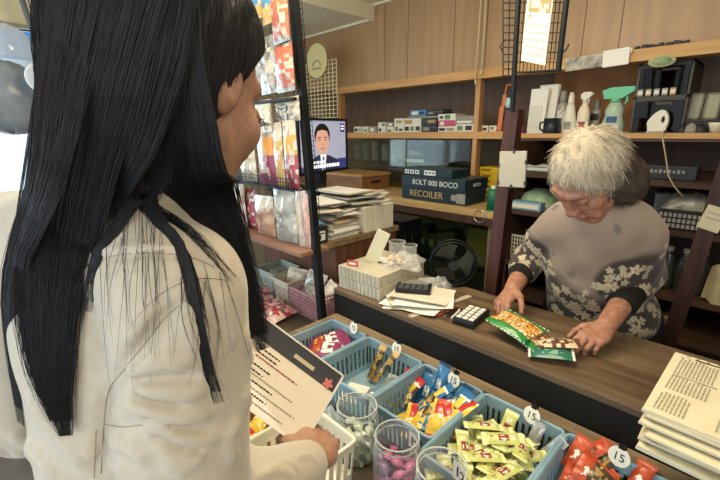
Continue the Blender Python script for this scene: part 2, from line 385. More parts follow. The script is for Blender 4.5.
for x0, x1, c, pr, lab in ((408.5, 424, 'b', [(.1, .3, .5, .8, m_cw), (.6, .3, .9, .7, m_cd)], 'blue box with white logo on the grey tray'), (425, 441, 'd', [(.1, .3, .4, .6, m_cg)], 'black box beside the blue box on the grey tray')):
    xa_, xb2, z0, z1 = spanbox(x0, 107, x1, 113.5, YK)
    kit_box(xa_, xb2, zg+.0126, zg+.0126+z1-z0, YK+.02, .1, PRM[c], pr, lab)
# ---- inside the glass showcase
m_cup = clear_mat('cup_plastic', '#e6ebe4', .3, .2)
for k, px in enumerate((358, 366, 375, 385, 394, 400)):
    x = aty(px, 160, 2.27).x; hh = .105+.01*(k % 3)
    t = thing('display_case_tube', ('clear plastic tube leftmost in the glass showcase', 'clear tube second from left in the showcase', 'taller clear tube third from left in the showcase', 'clear tube fourth from left in the showcase', 'clear tube fifth from left in the showcase', 'clear tube beside the picture box in the showcase')[k], 'tube', (x, 2.27, 1.1975), group='clear tubes in the glass showcase')
    part('shell', B().lathe([(.001, 0), (.024, 0), (.025, hh), (.001, hh)], 16), m_cup, t)
    part('cap', B().cyl(.026, .026, .012, TR((0, 0, hh)), 16), m_cg, t)
x0, x1, z0, z1 = spanbox(404, 148, 425, 172, 2.2)
kit_box(x0, x1, 1.1975, 1.1975+.105, 2.2, .08, m_cd, [(.2, .5, .8, .8, m_cg), (.3, .58, .5, .72, m_cw), (.55, .55, .75, .68, m_cw), (.05, .05, .95, .25, m_cw)], 'dark picture box with white band inside the glass showcase', None)
x0, x1, z0, z1 = spanbox(425, 156, 440, 167, 2.25)
kit_box(x0, x1, zL, zL+.15, 2.27, .06, m_cg, [(.1, .3, .9, .8, m_cgr)], 'grey-green box standing behind the toy gun boxes in the showcase', None)
# small model aeroplanes / figures seen over the gun boxes
def model_plane(px, lab, m, s=1):
    x = aty(px, 170, 2.17).x
    b = B().tube([(-.045*s, 0, .05), (0, 0, .055), (.05*s, 0, .06)], [.004, .011, .003], 8)
    b.box((.03, .09*s, .004), (0, 0, .055)); b.box((.018, .035, .003), (.045*s, 0, .062)); b.box((.018, .003, .025), (.046*s, 0, .073))
    t = thing('model_plane', lab, 'model', (x, 2.2, zL+.05), (0, 0, .4), 'white models in the glass showcase')
    part('airframe', b, m, t); part('stand', B().cyl(.018, .014, .006, TR((0, 0, -.05)), 12).rod((0, 0, -.045), (0, 0, .048), .003), m_cd, t)
model_plane(424, 'white model plane left behind the top gun box', m_cw); model_plane(447, 'grey model plane behind the right end of the top gun box', m_cg, 1.1)
# ---- boxed toy guns on the ledge
m_navy = mat('gun_box_navy', '#20333c', .45, 0, 8, '#1a2a32'); m_navyt = mat('gun_box_top', '#3d4a4c', .45, 0, 5, '#2d383b'); m_silver = mat('silver_print', '#cdd2cf', .5); m_gold = mat('gold_print', '#b59b62', .5)
def gun_box(xl, xr_, Y, dep, z0, h_, lab, rz=0):
    t = thing('toy_gun_box', lab, 'box', ((xl+xr_)/2, Y, z0), (0, 0, rz), 'boxed toy guns stacked on the pale ledge')
    w_ = xr_-xl
    part('carton', B().box((w_, dep, h_-.001), (0, dep/2, h_/2), bev=.002), m_navy, t)
    part('lid', B().box((w_+.004, dep+.004, .003), (0, dep/2, h_-.0015)), m_navyt, t)
    return t, w_, h_
xl = aty(402, 190, 1.79).x; xr_ = aty(478, 200, 1.79).x
t, w_, h_ = gun_box(xl, aty(466, 195, 1.79).x, 1.79, .2, zL+.002, .068, 'navy toy gun box lettered RECOILER at the bottom of the stack')
lettering('RECOILER', .05, m_gold, t, (-.04, -.001, .035), (PI/2, 0, 0))
part('printed_front', B().box((.03, .001, .03), (w_*.33, -.001, .035)).box((.05, .001, .05), (w_*.43, -.001, .034)), m_cg, t)
t, w_, h_ = gun_box(xl-.004, aty(462, 186, 1.785).x+.02, 1.785, .22, zL+.0708, .062, 'navy toy gun box lettered BOLT 000 BOCO in the middle of the stack', -.02)
lettering('BOLT 000 BOCO', .04, m_silver, t, (.02, -.001, .03), (PI/2, 0, 0))
lettering('BOCO', .024, m_silver, t, (w_/2+.001, .11, .03), (PI/2, 0, PI/2))
t, w_, h_ = gun_box(xl, aty(452, 178, 1.8).x, 1.8, .16, zL+.1338, .042, 'flat dark toy gun box with small white pictures on top of the stack', -.01)
b = B()
for u in (-.42, -.31, -.2): b.box((.028, .001, .022), (w_*u, -.001, .02))
b.box((.075, .001, .026), (w_*.07, -.001, .02)); part('printed_front', b, m_silver, t)
for u in (-.42, -.31, -.2, .0, .07, .14): part('printed_picture', B().box((.014, .001, .008), (w_*u, -.0018, .02)), m_cd, t)
# green tube and ring at the right end of the ledge
c = atz(490, 211, zL); g_ = mat('green_plastic', '#1f7a5a', .4, 0, 20, '#155c42')
t = thing('thread_cone', 'green thread cone standing at the right end of the pale ledge', 'thread', (c.x, c.y+.02, zL))
part('thread', B().lathe([(.001, .008), (.028, .008), (.026, .105), (.001, .105)], 20), g_, t); part('core', B().cyl(.012, .012, .12, n=12), m_cw, t); part('base', B().cyl(.03, .03, .008, n=20), g_, t)
solo('wire_ring', B().tube([(.03*math.cos(a), 0, .03*math.sin(a)) for a in [2*PI*i/24 for i in range(24)]], .002, 6, closed=True), mat('chrome', '#d8dcd8', .2, .9), 'shiny wire ring hung at the ledge edge below the green thread cone', 'ring', (c.x-.045, YL-.006, zL-.03), (0, 0, 0))
# yellow boxes on a white tray
x0, x1, _, _ = spanbox(479, 160, 499, 187, 2.14)
solo('tray', B().box((x1-x0+.02, .16, .012), (0, .08, .006), bev=.003), m_cw, 'flat white tray under the yellow boxes on the ledge', 'tray', ((x0+x1)/2, 2.13, zL))
for k in range(5):
    kit_box(x0+.004*(k % 2), x1-.004*((k+1) % 2), zL+.0125+k*.0315, zL+.0125+k*.0315+.031, 2.145, .12, m_y, [(.1, .3, .6, .7, mat('card_ochre', '#8d6c12', .5))], ('yellow box at the bottom of the yellow stack', 'second yellow box up in the yellow stack', 'middle box of the five-high yellow stack', 'fourth yellow box up in the yellow stack', 'topmost yellow box beside the pale upright')[k], 'yellow boxes stacked on the white tray', 'yellow_box')
# wooden crate left on the ledge
m_cr = mat('crate_wood', '#8d6440', .5, 0, 4, '#6f4a2e', (1, 12, 12)); cr = aty(362, 189, 1.8)
t = thing('wooden_box', 'low reddish wooden box on the ledge behind the television', 'box', (cr.x-.17, 1.78+.15, zL), (0, 0, 0))
part('body', B().box((.34, .26, .09), (0, 0, .046), bev=.003), m_cr, t); part('lid', B().box((.355, .275, .018), (0, 0, .1), bev=.003), mat('crate_lid', '#b38a58', .5, 0, 4, '#94703f', (1, 12, 12)), t)
part('hand_slot', B().box((.002, .09, .018), (.1705, 0, .055)), m_dark, t)
# lower case contents
for k, (px, py, ww, m, lab) in enumerate(((414, 217, .03, m_cw, 'small white card leftmost in the low display case'), (424, 217, .045, m_cg, 'grey card second from left in the low display case'), (434, 217, .03, m_cw, 'small white card third from left in the low display case'), (457, 219, .085, m_cw, 'wide white label card in the low display case'))):
    q = aty(px, py, 1.85); solo('price_card', B().box((ww, .004, .03), (0, 0, .015)).box((ww*.7, .001, .006), (0, -.0025, .018), mi=1), [m, m_ink], lab, 'card', (q.x, 1.85, .948), group='cards in the low display case')
solo('card_shelf', B().box((.55, .1, .006), (0, 0, 0)), m_q, 'narrow dark shelf holding white cards in the low display case', 'shelf', (aty(435, 217, 1.86).x, 1.87, .9447))
for k in range(6):
    q = aty(408+k*9, 262, 1.9)
    solo('dark_box', B().box((.06, .09, .12+.02*(k % 3)), (0, 0, .06+.01*(k % 3)), bev=.003).box((.03, .002, .04), (0, -.0455, .07), mi=1), [mat('case_box', '#4d5046', .6), m_pkt0], ('dark box leftmost on the low case shelf', 'taller dark box second on the low case shelf', 'tallest dark box third on the low case shelf', 'dark box fourth on the low case shelf', 'dark box fifth on the low case shelf', 'dark box last before the yellowish carton')[k], 'box', (q.x, 1.9, .7152), group='dark boxes in the low display case')
x0, x1, z0, z1 = spanbox(466, 228, 489, 262, 1.86)
kit_box(x0, x1-.01, .7155, .7155+.2, 1.86, .1, mat('dull_yellow', '#8c7f45', .6), [(.1, .1, .9, .3, m_cg)], 'dull yellow carton standing inside the low display case', None, 'carton_box')
# ================================================================ right wall shelf: bottles
def spray(px0, px1, ytop, ybase, Y, lab, body, head, style, name='spray_bottle', cat='bottle'):
    x0, x1, _, _ = spanbox(px0, ytop, px1, ybase, Y); r = (x1-x0)/2; H = aty((px0+px1)/2, ytop, Y).z-aty((px0+px1)/2, ybase, Y).z
    t = thing(name, lab, cat, ((x0+x1)/2, Y+r*.7, zR), (0, 0, 0), 'cleaning bottles on the dark wall shelf')
    sq = TR((0, 0, 0), (0, 0, 0), (1, .7, 1))
    if style == 'cone': pr = [(.001, 0), (r*.98, 0), (r, .01), (r*.95, H*.3), (r*.6, H*.62), (r*.42, H*.74), (.001, H*.74)]
    elif style == 'shoulder': pr = [(.001, 0), (r*.9, 0), (r, .012), (r, H*.5), (r*.8, H*.62), (r*.4, H*.72), (r*.36, H*.78), (.001, H*.78)]
    elif style == 'waist': pr = [(.001, 0), (r*.85, 0), (r*.95, .01), (r*.95, H*.22), (r*.72, H*.4), (r*.8, H*.52), (r*.5, H*.66), (r*.34, H*.7), (.001, H*.7)]
    else: pr = [(.001, 0), (r*.9, 0), (r, .008), (r, H*.66), (r*.7, H*.73), (r*.5, H*.76), (.001, H*.76)]
    part('body', B().lathe(pr, 28, sq), body, t)
    if style == 'plain': part('cap', B().cyl(r*.62, r*.6, H*.24, TR((0, 0, H*.76)), 20), head, t)
    elif style == 'cone': part('cap', B().cyl(r*.44, r*.36, H*.2, TR((0, 0, H*.74)), 18).box((r*.5, r*.5, H*.06), (0, 0, H*.97), bev=.004), head, t)
    else:
        z = H*.7 if style == 'waist' else H*.78
        b = B().cyl(r*.44, r*.4, H*.06, TR((0, 0, z)), 18)
        hw = r*1.5 if style == 'waist' else r*1.0
        pts = [(-hw*.62, z+H*.06), (hw*.35, z+H*.06), (hw*.95, H*.9), (hw*.95, H), (-hw*.3, H), (-hw*.75, H*.94)]
        b.add([(x, y, z_) for y in (-r*.34, r*.34) for x, z_ in pts], [(0, 1, 2, 3, 4, 5), (11, 10, 9, 8, 7, 6)]+[(i, i+6, (i+1) % 6+6, (i+1) % 6) for i in range(6)])
        part('trigger_head', b, head, t)
        part('trigger', B().tube([(hw*.5, 0, H*.9), (hw*.62, 0, z+H*.02), (hw*.5, 0, z-H*.07)], [r*.14, r*.12, r*.09], 8), head, t)
        part('nozzle', B().cyl(r*.2, r*.18, r*.25, TR((hw*.95, 0, H*.95), (0, PI/2, 0)), 12), m_cw, t)
    return t, r, H
m_bw = mat('bottle_white', '#d8d3bf', .35); m_bc = mat('bottle_cream', '#dccfb0', .35); m_bg = mat('bottle_pale', '#b3ac9c', .25, trans=.3); m_gcap = mat('cap_grey', '#8b857a', .5)
m_gr = mat('spray_green', '#63b98d', .35); m_gb = mat('spray_body', '#b9cfb4', .25, trans=.25); m_lbl = mat('label_blue', '#3f5a80', .6); m_lblr = mat('label_red', '#9a4a44', .6)
def label(t, r, z0, z1, m, wid=1.2, name='label_print', y=.7):
    n = 9
    part(name, B().grid(lambda u, v: ((r*1.012)*math.sin((u-.5)*wid*2), -(r*y*1.02)*math.cos((u-.5)*wid*2), z0+(z1-z0)*v), n, 1), m, t)
YS_ = YB+.05
t, r, H = spray(555.5, 567, 87, 130, YS_+.05, 'pale bottle with grey cap behind the white cone bottle', m_bg, m_gcap, 'plain'); label(t, r, H*.2, H*.55, m_cw, .7)
t, r, H = spray(561, 576, 90, 132, YS_-.03, 'slim white cone-shaped bottle beside the dark mug', m_bw, m_bw, 'cone'); label(t, r*.97, H*.12, H*.3, m_cg, .5)
t, r, H = spray(576.5, 589, 90, 132, YS_-.02, 'cream spray bottle with white trigger and red label', m_bc, m_bw, 'shoulder'); label(t, r, H*.14, H*.3, m_lblr, .6)
t, r, H = spray(589, 600, 97, 131, YS_+.06, 'clear bottle with dark labels between cream and green sprays', m_bg, m_gcap, 'plain'); label(t, r, H*.1, H*.3, m_cd, .8); label(t, r, H*.4, H*.6, m_cd, .8)
t, r, H = spray(600.5, 625, 85, 132, YS_-.02, 'large pale spray bottle with bright green trigger head', m_gb, m_gr, 'waist'); label(t, r*.9, H*.24, H*.38, m_lbl, .5); label(t, r*.96, H*.06, H*.2, m_cw, .7)
# standing papers and mug
for k, (p0, p1, yt, dy, lab) in enumerate(((537, 555, 85, .10, 'taller sheaf of white papers standing behind the printed sheets'), (528.5, 545, 89, .07, 'printed white sheets standing upright left of the dark mug'))):
    x0, x1, z0, z1 = spanbox(p0, yt, p1, 124, YB+dy)
    b = B()
    for j in range(4): b.box((x1-x0, .002, z1-zR), (0, .004*j, (z1-zR)/2), (.0, .02*(j-1.5), 0))
    t = thing('paper_sheaf', lab, 'papers', ((x0+x1)/2, YB+dy, zR+.002), (-.06, .03, 0))
    part('sheets', b, m_white, t)
    if k:
        b = B()
        for j in range(9): b.box((.008+.004*(j % 3), .001, (z1-zR)*.62), (-.03+j*.0075, -.002, (z1-zR)*.5))
        part('printed_lines', B().box((.001, .0005, .001), (0, -.0015, .02)), m_ink, t) if False else None
        b2 = B()
        for j in range(6):
            for i in range(12): b2.box((.003+.002*((i*j) % 2), .0006, .005), (-.034+j*.0115, -.0035, .03+i*.0095))
        part('printed_lines', b2, m_cg, t)
x0, x1, z0, z1 = spanbox(541, 116, 560, 132, YB-.01)
t = thing('mug', 'dark navy mug with a white spoon on the wall shelf', 'mug', ((x0+x1)/2, YB+.01, zR))
rm = (x1-x0)/2*.85; hm = z1-z0
part('cup', B().lathe([(.001, 0), (rm*.9, 0), (rm, .006), (rm, hm), (rm*.92, hm), (rm*.9, .008), (.001, .008)], 24), mat('mug_navy', '#1d222b', .35), t)
part('mug_handle', B().tube([(-rm, 0, hm*.8), (-rm*1.5, 0, hm*.7), (-rm*1.5, 0, hm*.35), (-rm, 0, hm*.2)], .005, 8), mat('mug_navy'), t)
solo('spoon', B().tube([(-.02, 0, .005), (.018, 0, hm*.9), (.035, 0, hm*1.25)], [.0025, .0025, .002], 8).ell((.006, .011, .016), TR((.037, 0, hm*1.3), (0, .6, 0))), m_bw, 'white spoon standing in the dark navy mug', 'spoon', ((x0+x1)/2, YB+.01, zR+.008))
# orange tool and capped bottle left end
m_or = mat('orange_plastic', '#c8703a', .45)
x0, x1, z0, z1 = spanbox(496, 84, 503, 124, YB)
t = thing('craft_knife', 'upright orange plastic tool with a hooked top near the rack', 'tool', ((x0+x1)/2, YB+.03, zS), (0, .06, 0))
part('handle', B().box((.026, .02, .13), (-.004, 0, .067), bev=.006).box((.02, .016, .06), (.002, 0, .16), bev=.004), m_or, t); part('hook', B().tube([(.0, 0, .185), (.006, 0, .235), (.03, 0, .238)], .006, 8), m_or, t); part('blade_guard', B().box((.006, .012, .12), (.014, 0, .12), (0, .1, 0)), m_cd, t)
x0, x1, z0, z1 = spanbox(503.5, 92, 509, 128, YB)
t = thing('marker_bottle', 'slim black bottle with pale blue cap beside the orange tool', 'bottle', ((x0+x1)/2-.002, YB+.03, zS))
part('body', B().cyl(.016, .014, .12, n=16), m_cd, t); part('cap', B().lathe([(.001, .12), (.017, .12), (.019, .145), (.014, .17), (.001, .172)], 16), mat('cap_cyan', '#a6cdd0', .4), t)
# bits right of the pole
for k, (px, m, lab) in enumerate(((522, m_cp, 'tiny pink figure beside the papers on the wall shelf'), (517, mat('small_green', '#7f9a62', .5), 'tiny green figure left of the pink one'))):
    q = aty(px, 125, YB+.03); solo('toy_figure', B().cyl(.012, .008, .02, n=12).ell((.011, .01, .012), TR((0, 0, .03))), m, lab, 'toy', (q.x, YB+.03, zR))
# plastic drawers
m_fr = mat('drawer_frame', '#3d352b', .4); m_cl = pane_mat('drawer_clear', '#a79c88', .05)
x0, x1, z0, z1 = spanbox(632, 62, 686, 132, YB+.03); W = x1-x0; H = z1-zR; D_ = .24
t = thing('drawer_unit', 'small two-tier plastic drawer unit on the wall shelf right of the green spray', 'drawers', ((x0+x1)/2+.006, YB+.045, zR))
part('frame', B().box((W, D_, .008), (0, D_/2, .004)).box((W, D_, .01), (0, D_/2, H*.52)).box((W, D_, .008), (0, D_/2, H-.004)).box((.008, D_, H), (-W/2+.004, D_/2, H/2)).box((.008, D_, H), (W/2-.004, D_/2, H/2)).box((W, .008, H), (0, D_-.004, H/2)), m_fr, t)
for z0_, z1_ in ((.01, H*.5), (H*.54, H-.01)):
    f = part('drawer', B().box((W-.02, .004, z1_-z0_), (0, -.001, (z0_+z1_)/2)), m_cl, t)
    part('drawer_handle', B().box((W*.3, .012, .01), (.02, -.008, z1_-.02)).box((W-.02, .005, .008), (0, -.004, z1_-.004)), m_fr, f)
def small_items(px_list, Yi, z, mats_, h, nm, lab, cat):
    for k, px in enumerate(px_list):
        q = aty(px, 110, Yi); solo(nm, B().box((.022, .02, h), (0, 0, h/2), bev=.004).box((.016, .001, h*.5), (0, -.0105, h*.5), mi=1), [mats_[k % len(mats_)], m_cw], lab[k], cat, (q.x, Yi, z), group=nm.replace('_', ' ')+'s in the drawers')
small_items((642, 650, 660, 667), YB+.06, zR+.0085, [m_cp, mat('card_plum', '#7d3f58', .5)], .05, 'refill_pack', ('pink pack leftmost in the lower drawer', 'plum pack second in the lower drawer', 'pink pack third in the lower drawer', 'plum pack behind the white dispenser'), 'pack')
small_items((638, 646, 654, 662, 670), YB+.05, zR+H*.52+.0055, [m_cg, m_ck, m_cg], .03, 'small_jar', ('grey jar leftmost in the upper drawer', 'tan jar second in the upper drawer', 'grey jar in the middle of the upper drawer', 'grey jar fourth in the upper drawer', 'tan jar rightmost in the upper drawer'), 'jar')
# white dispenser in front of the drawers
x0, x1, z0, z1 = spanbox(648, 110, 669, 132, YB-.0)
t = thing('tape_dispenser', 'white teardrop-shaped dispenser in front of the plastic drawers', 'dispenser', ((x0+x1)/2, YB+.003, zR))
w_ = x1-x0; hh = z1-zR
n = 28; prof = []
for i in range(n):
    a = 2*PI*i/n; prof.append((w_/2*math.cos(a)*(1-.25*max(0, math.sin(a))) + w_*.14*max(0, math.sin(a)), hh/2+hh/2*math.sin(a) if math.sin(a) > -.6 else 0))
hole = [(w_*.24+w_*.09*math.cos(2*PI*i/n), hh*.6+hh*.14*math.sin(2*PI*i/n)) for i in range(n)]
b = B(); d2 = .018
vs = [(x, y, z) for y in (-d2, d2) for x, z in prof]+[(x, y, z) for y in (-d2, d2) for x, z in hole]
fs = []
for i in range(n):
    j = (i+1) % n
    fs += [(i, j, n+j, n+i), (2*n+i, 3*n+i, 3*n+j, 2*n+j), (i, 2*n+i, 2*n+j, j), (n+i, n+j, 3*n+j, 3*n+i)]
b.add(vs, fs); part('body', b, m_bw, t)
part('foot', B().box((w_*.9, .045, .012), (-.002, 0, .006), bev=.003), mat('foot_grey', '#9c978a', .5), t)
cordp = [aty(665, 131, YB-.03), aty(666, 150, 1.98), aty(668, 158, 1.95), aty(667, 172, 1.95), aty(672, 184, 1.95), aty(681, 196, 1.95)]
cordp = [Vector((p.x, 1.85 if i > 1 else p.y-.02, p.z)) for i, p in enumerate([aty(665, 131, YB-.01)]+[aty(a, b_, 1.85) for a, b_ in ((664, 140), (665, 152), (667, 165), (668, 175), (674, 186), (683, 197))])]
solo('cord', B().tube(cordp, .0025, 6), mat('cord_beige', '#b5a283', .6), 'beige cord hanging down from the white dispenser', 'cord')
# pale frames, cup and dark clutter at the far right
for k, (p0, p1, lab) in enumerate(((690, 704, 'pale green square frame left of its twin on the right shelf'), (705.5, 722, 'pale green square frame at the right edge of the shelf'))):
    x0, x1, z0, z1 = spanbox(p0, 82, p1, 109, YB+.1)
    t = thing('picture_frame', lab, 'frame', ((x0+x1)/2, YB+.1, zR+.055), (-.1, .04, 0), 'pale square frames on the wall shelf')
    w_ = x1-x0; h_ = z1-z0
    part('panel', B().box((w_-.012, .006, h_-.012), (0, 0, h_/2)), mat('frame_pale', '#a9a68a', .5, 0, 9, '#96937a'), t)
    part('border', B().box((w_, .012, .007), (0, 0, .0035)).box((w_, .012, .007), (0, 0, h_-.0035)).box((.007, .012, h_), (-w_/2+.0035, 0, h_/2)).box((.007, .012, h_), (w_/2-.0035, 0, h_/2)), mat('frame_edge', '#6e6957', .5), t)
x0, x1, _, _ = spanbox(686, 110, 724, 132, YB+.06)
solo('storage_tin', B().box((x1-x0, .14, .054), (0, .07, .027), bev=.004).box((x1-x0+.004, .144, .01), (0, .07, .05), bev=.003), m_cd, 'long black tin under the pale square frames', 'tin', ((x0+x1)/2, YB+.045, zR))
for k, (px, s, m, lab) in enumerate(((682, .02, m_cd, 'dark knob-shaped part left in the clutter on the right shelf'), (691, .024, m_cg, 'grey rounded part in the clutter on the right shelf'), (700, .022, m_cd, 'dark rounded part right in the clutter on the shelf'))):
    q = aty(px, 128, YB+.0); solo('tool_part', B().lathe([(.001, 0), (s, 0), (s*1.05, s*.5), (s*.7, s*1.2), (s*.3, s*1.7), (.001, s*1.75)], 16), m, lab, 'part', (q.x, YB+.01, zR))
q = aty(716, 128, YB); t = thing('cup', 'small cream cup at the right end of the wall shelf', 'cup', (q.x, YB+.01, zR)); part('bowl', B().lathe([(.001, 0), (.016, 0), (.024, .03), (.028, .042), (.026, .042), (.021, .03), (.001, .006)], 20), m_bc, t); part('foot_ring', B().cyl(.017, .017, .004, n=20), m_bc, t)
# things on the beam
x0, x1, z0, z1 = spanbox(604, 49, 630, 66, YB-.035)
t = thing('card_sign', 'blank white card box fixed to the beam above the green spray', 'card', ((x0+x1)/2, YB-.032, z0), (0, -.05, 0)); part('card', B().box((x1-x0, .012, z1-z0), (0, -.006, (z1-z0)/2), bev=.002), m_white, t); part('curled_corner', B().tube([((x1-x0)/2-.006, -.006, z1-z0-.008), ((x1-x0)/2+.006, -.008, z1-z0-.01), ((x1-x0)/2+.006, -.012, z1-z0-.025)], .004, 6), m_white, t)
x0, x1, z0, z1 = spanbox(566, 56, 603, 69, YB-.035)
m_ph = mat('photo_grey', '#6f6a5e', .5, 0, 30, '#c0b8a5')
solo('photo_strip', B().box((x1-x0, .004, z1-z0), (0, -.002, (z1-z0)/2)), m_ph, 'black and white photo strip pinned to the beam right of the calendar', 'photo', ((x0+x1)/2, YB-.032, z0), (0, -.04, 0))
x0, x1, z0, z1 = spanbox(648, 55, 676, 67, YB-.035)
solo('oval_sticker', B().lathe([(.001, 0), (1, 0), (1, .003), (.001, .003)], 32, TR((0, 0, 0), (PI/2, 0, 0), ((x1-x0)/2, (z1-z0)/2, 1))).lathe([(.001, .0035), (.72, .0035), (.72, .004), (.001, .004)], 32, TR((0, 0, 0), (PI/2, 0, 0), ((x1-x0)/2, (z1-z0)/2, 1)), mi=1), [mat('sticker_rim', '#b9b385', .5), mat('sticker_green', '#6d8a5e', .5, 0, 60, '#a7ac85')], 'green oval sticker on the beam above the plastic drawers', 'sticker', ((x0+x1)/2, YB-.031, (z0+z1)/2))
x0, x1, z0, z1 = spanbox(641, 50, 682, 56, YB-.01)
b = B()
for k in range(7): b.box((.016+.006*(k % 3), .02, .01+.006*(k % 2)), (-.085+k*.027, 0, .008), (0, .2*(k % 3-1), 0), bev=.003)
solo('dried_twig', b, m_cd, 'row of dark scraps lying on the beam over the oval sticker', 'scraps', ((x0+x1)/2, YB-.008, 1.722))
# pull cords on the upper panel
for k, (p0, p1, yb_, lab) in enumerate(((482, 476, 84, 'pale pull cord left of its pair on the upper panel'), (487, 482, 74, 'pale pull cord right of its pair on the upper panel'))):
    a_ = aty(p0, -6, YB-.04); c_ = aty(p1, yb_, YB-.04)
    t = thing('pull_cord', lab, 'cord', (c_.x, YB-.045, c_.z)); part('string', B().tube([(0, 0, .02), (a_.x-c_.x, 0, ZC2-c_.z)], .004, 6), mat('cord_pale', '#cdb98f', .6), t); part('tassel', B().lathe([(.001, .025), (.005, .02), (.008, 0), (.001, -.002)], 10), mat('cord_pale'), t)
# ================================================================ black wire rack with the calendar
def wire_frame(b, A, D, C_, E_, nx, nz, r):
    """A top-left, D bottom-left, C_ top-right, E_ bottom-right"""
    for i in range(nx+1):
        u = i/nx; b.rod(A.lerp(C_, u), D.lerp(E_, u), r, 6)
    for j in range(nz+1):
        v = j/nz; b.rod(A.lerp(D, v), C_.lerp(E_, v), r, 6)
YP = 1.25
q = lambda x, y: aty(x, y, YP)
t = thing('wire_rack', 'black wire rack on the wooden post holding the calendar', 'rack', (0, 0, 0))
part('pole', B().rod(q(519.5, -20), q(512, 112), .0075, 10), m_bmet, t); part('pole', B().rod(q(569, -20), q(558, 71), .0075, 10), m_bmet, t)
b = B(); wire_frame(b, q(503, -20), q(503, 76), q(517, -20), q(514, 76), 2, 13, .0018); part('side_grid', b, m_bmet, t)
b = B(); wire_frame(b, q(519, -20)+Vector((0, .02, 0)), q(513, 71)+Vector((0, .02, 0)), q(568, -20)+Vector((0, .02, 0)), q(558, 71)+Vector((0, .02, 0)), 12, 9, .0012); part('mesh_panel', b, m_bmet, t)
for hk in ([q(559, 55), q(566, 50), q(569, 44)], [q(513, 76), q(518, 82), q(517, 90)], [q(505, 40), q(500, 46), q(503, 52)]): part('hook', B().tube(hk, .002, 6), m_bmet, t)
part('bottom_rail', B().rod(q(512, 73), q(559, 70), .003, 8).rod(q(503, 76), q(514, 76), .003, 8), m_bmet, t)
# calendar
ca, cb2, cc, cd_ = q(531, -14)+Vector((0, -.012, 0)), q(557, -14)+Vector((0, -.012, 0)), q(523, 61)+Vector((0, -.012, 0)), q(547, 66)+Vector((0, -.012, 0))
t = thing('calendar', 'white paper calendar with flower picture hung on the black wire rack', 'calendar', tuple(ca), (0, 0, 0))
g = lambda u, v: ca.lerp(cb2, u).lerp(cc.lerp(cd_, u), v)-ca+Vector((0, -.003*math.sin(v*3), 0))
part('sheet', B().grid(g, 4, 8), mat('calendar_paper', '#e4d6bd', .7), t)
pk = B(); off = Vector((0, -.0015, 0))
part('flower_picture', B().grid(lambda u, v: g(.1+.85*u, .02+.32*v)+off, 10, 6, mi=lambda u, v: int(2.99*abs(math.sin(5*u+7*v)*math.cos(3*u-4*v)))), [mat('cal_cream', '#ddc9a5', .7), mat('cal_salmon', '#c97d5c', .7), mat('cal_olive', '#93835a', .7)], t)
b = B()
for r_ in range(5):
    for c_ in range(6):
        u0 = .12+c_*.14; v0 = .5+r_*.095; b.grid(lambda u, v: g(u0+.05*u, v0+.022*v)+off, 1, 1)
part('dates', b, mat('cal_grey', '#9b8a72', .7), t)
part('month_number', B().grid(lambda u, v: g(.1+.03*u, .385+.045*v)+off, 1, 1).grid(lambda u, v: g(.17+.1*u, .385+.008*v)+off, 1, 1).grid(lambda u, v: g(.17+.02*u, .385+.045*v)+off, 1, 1).grid(lambda u, v: g(.25+.02*u, .41+.03*v)+off, 1, 1), m_cd, t)
# pale notched panel on the post
A_, B_, C_, D_2 = [aty(x, y, 1.24) for x, y in ((500, 153), (527, 152), (498, 188), (526, 186))]
w_ = (B_-A_).length; h_ = (A_-C_).length
t = thing('pegboard', 'pale grey square plastic panel with notched edges on the wooden post', 'panel', tuple((C_+D_2)/2), (0, -.04, 0))
part('plate', B().box((w_, .008, h_), (0, 0, h_/2), bev=.002), mat('panel_grey', '#a9a392', .5, 0, 5, '#9b9585'), t)
for sx, sz in ((-.5, .12), (-.5, .6), (.5, .12), (.5, .7), (0, .02), (.05, .99)): part('notch', B().box((.007, .01, .012), (sx*w_, -.0005, sz*h_)), m_cd, t)
# ================================================================ lower right shelf contents
def on_shelf(px, py, z, Y): p = aty(px, py, Y); return (p.x, Y, z)
x0, x1, _, _ = spanbox(508, 230, 524, 262, 1.92)
def lattice_basket(name, lab, x0, x1, y0, y1, z, h, m, nx=7, nz=5, cat='basket', group=None, t_=.003, holes='lattice'):
    t = thing(name, lab, cat, ((x0+x1)/2, (y0+y1)/2, z), (0, 0, 0), group)
    w, d = x1-x0, y1-y0; b = B()
    for s in (-1, 1):
        for i in range(nx+1): b.box((t_*1.6, t_, h), (-w/2+w*i/nx, s*d/2, h/2))
        ny = max(2, int(nx*d/w))
        for i in range(ny+1): b.box((t_, t_*1.6, h), (s*w/2, -d/2+d*i/ny, h/2))
        for j in range(nz+1):
            zz = h*j/nz; b.box((w+t_, t_, t_*1.6), (0, s*d/2, zz+t_*.8*(1-2*j/nz))); b.box((t_, d+t_, t_*1.6), (s*w/2, 0, zz+t_*.8*(1-2*j/nz)))
    part('lattice', b, m, t)
    part('base', B().box((w, d, t_), (0, 0, t_/2)), m, t)
    part('rim', B().box((w+.008, .007, .006), (0, d/2, h)).box((w+.008, .007, .006), (0, -d/2, h)).box((.007, d, .006), (w/2, 0, h)).box((.007, d, .006), (-w/2, 0, h)), m, t)
    return t
lattice_basket('lattice_basket', 'white lattice basket on the dark shelf left of the old woman', x0, x1, 1.9, 2.06, .7855, .12, mat('basket_white', '#c9c2ae', .5), 6, 6)
p = on_shelf(532, 205, 1.04, 1.95)
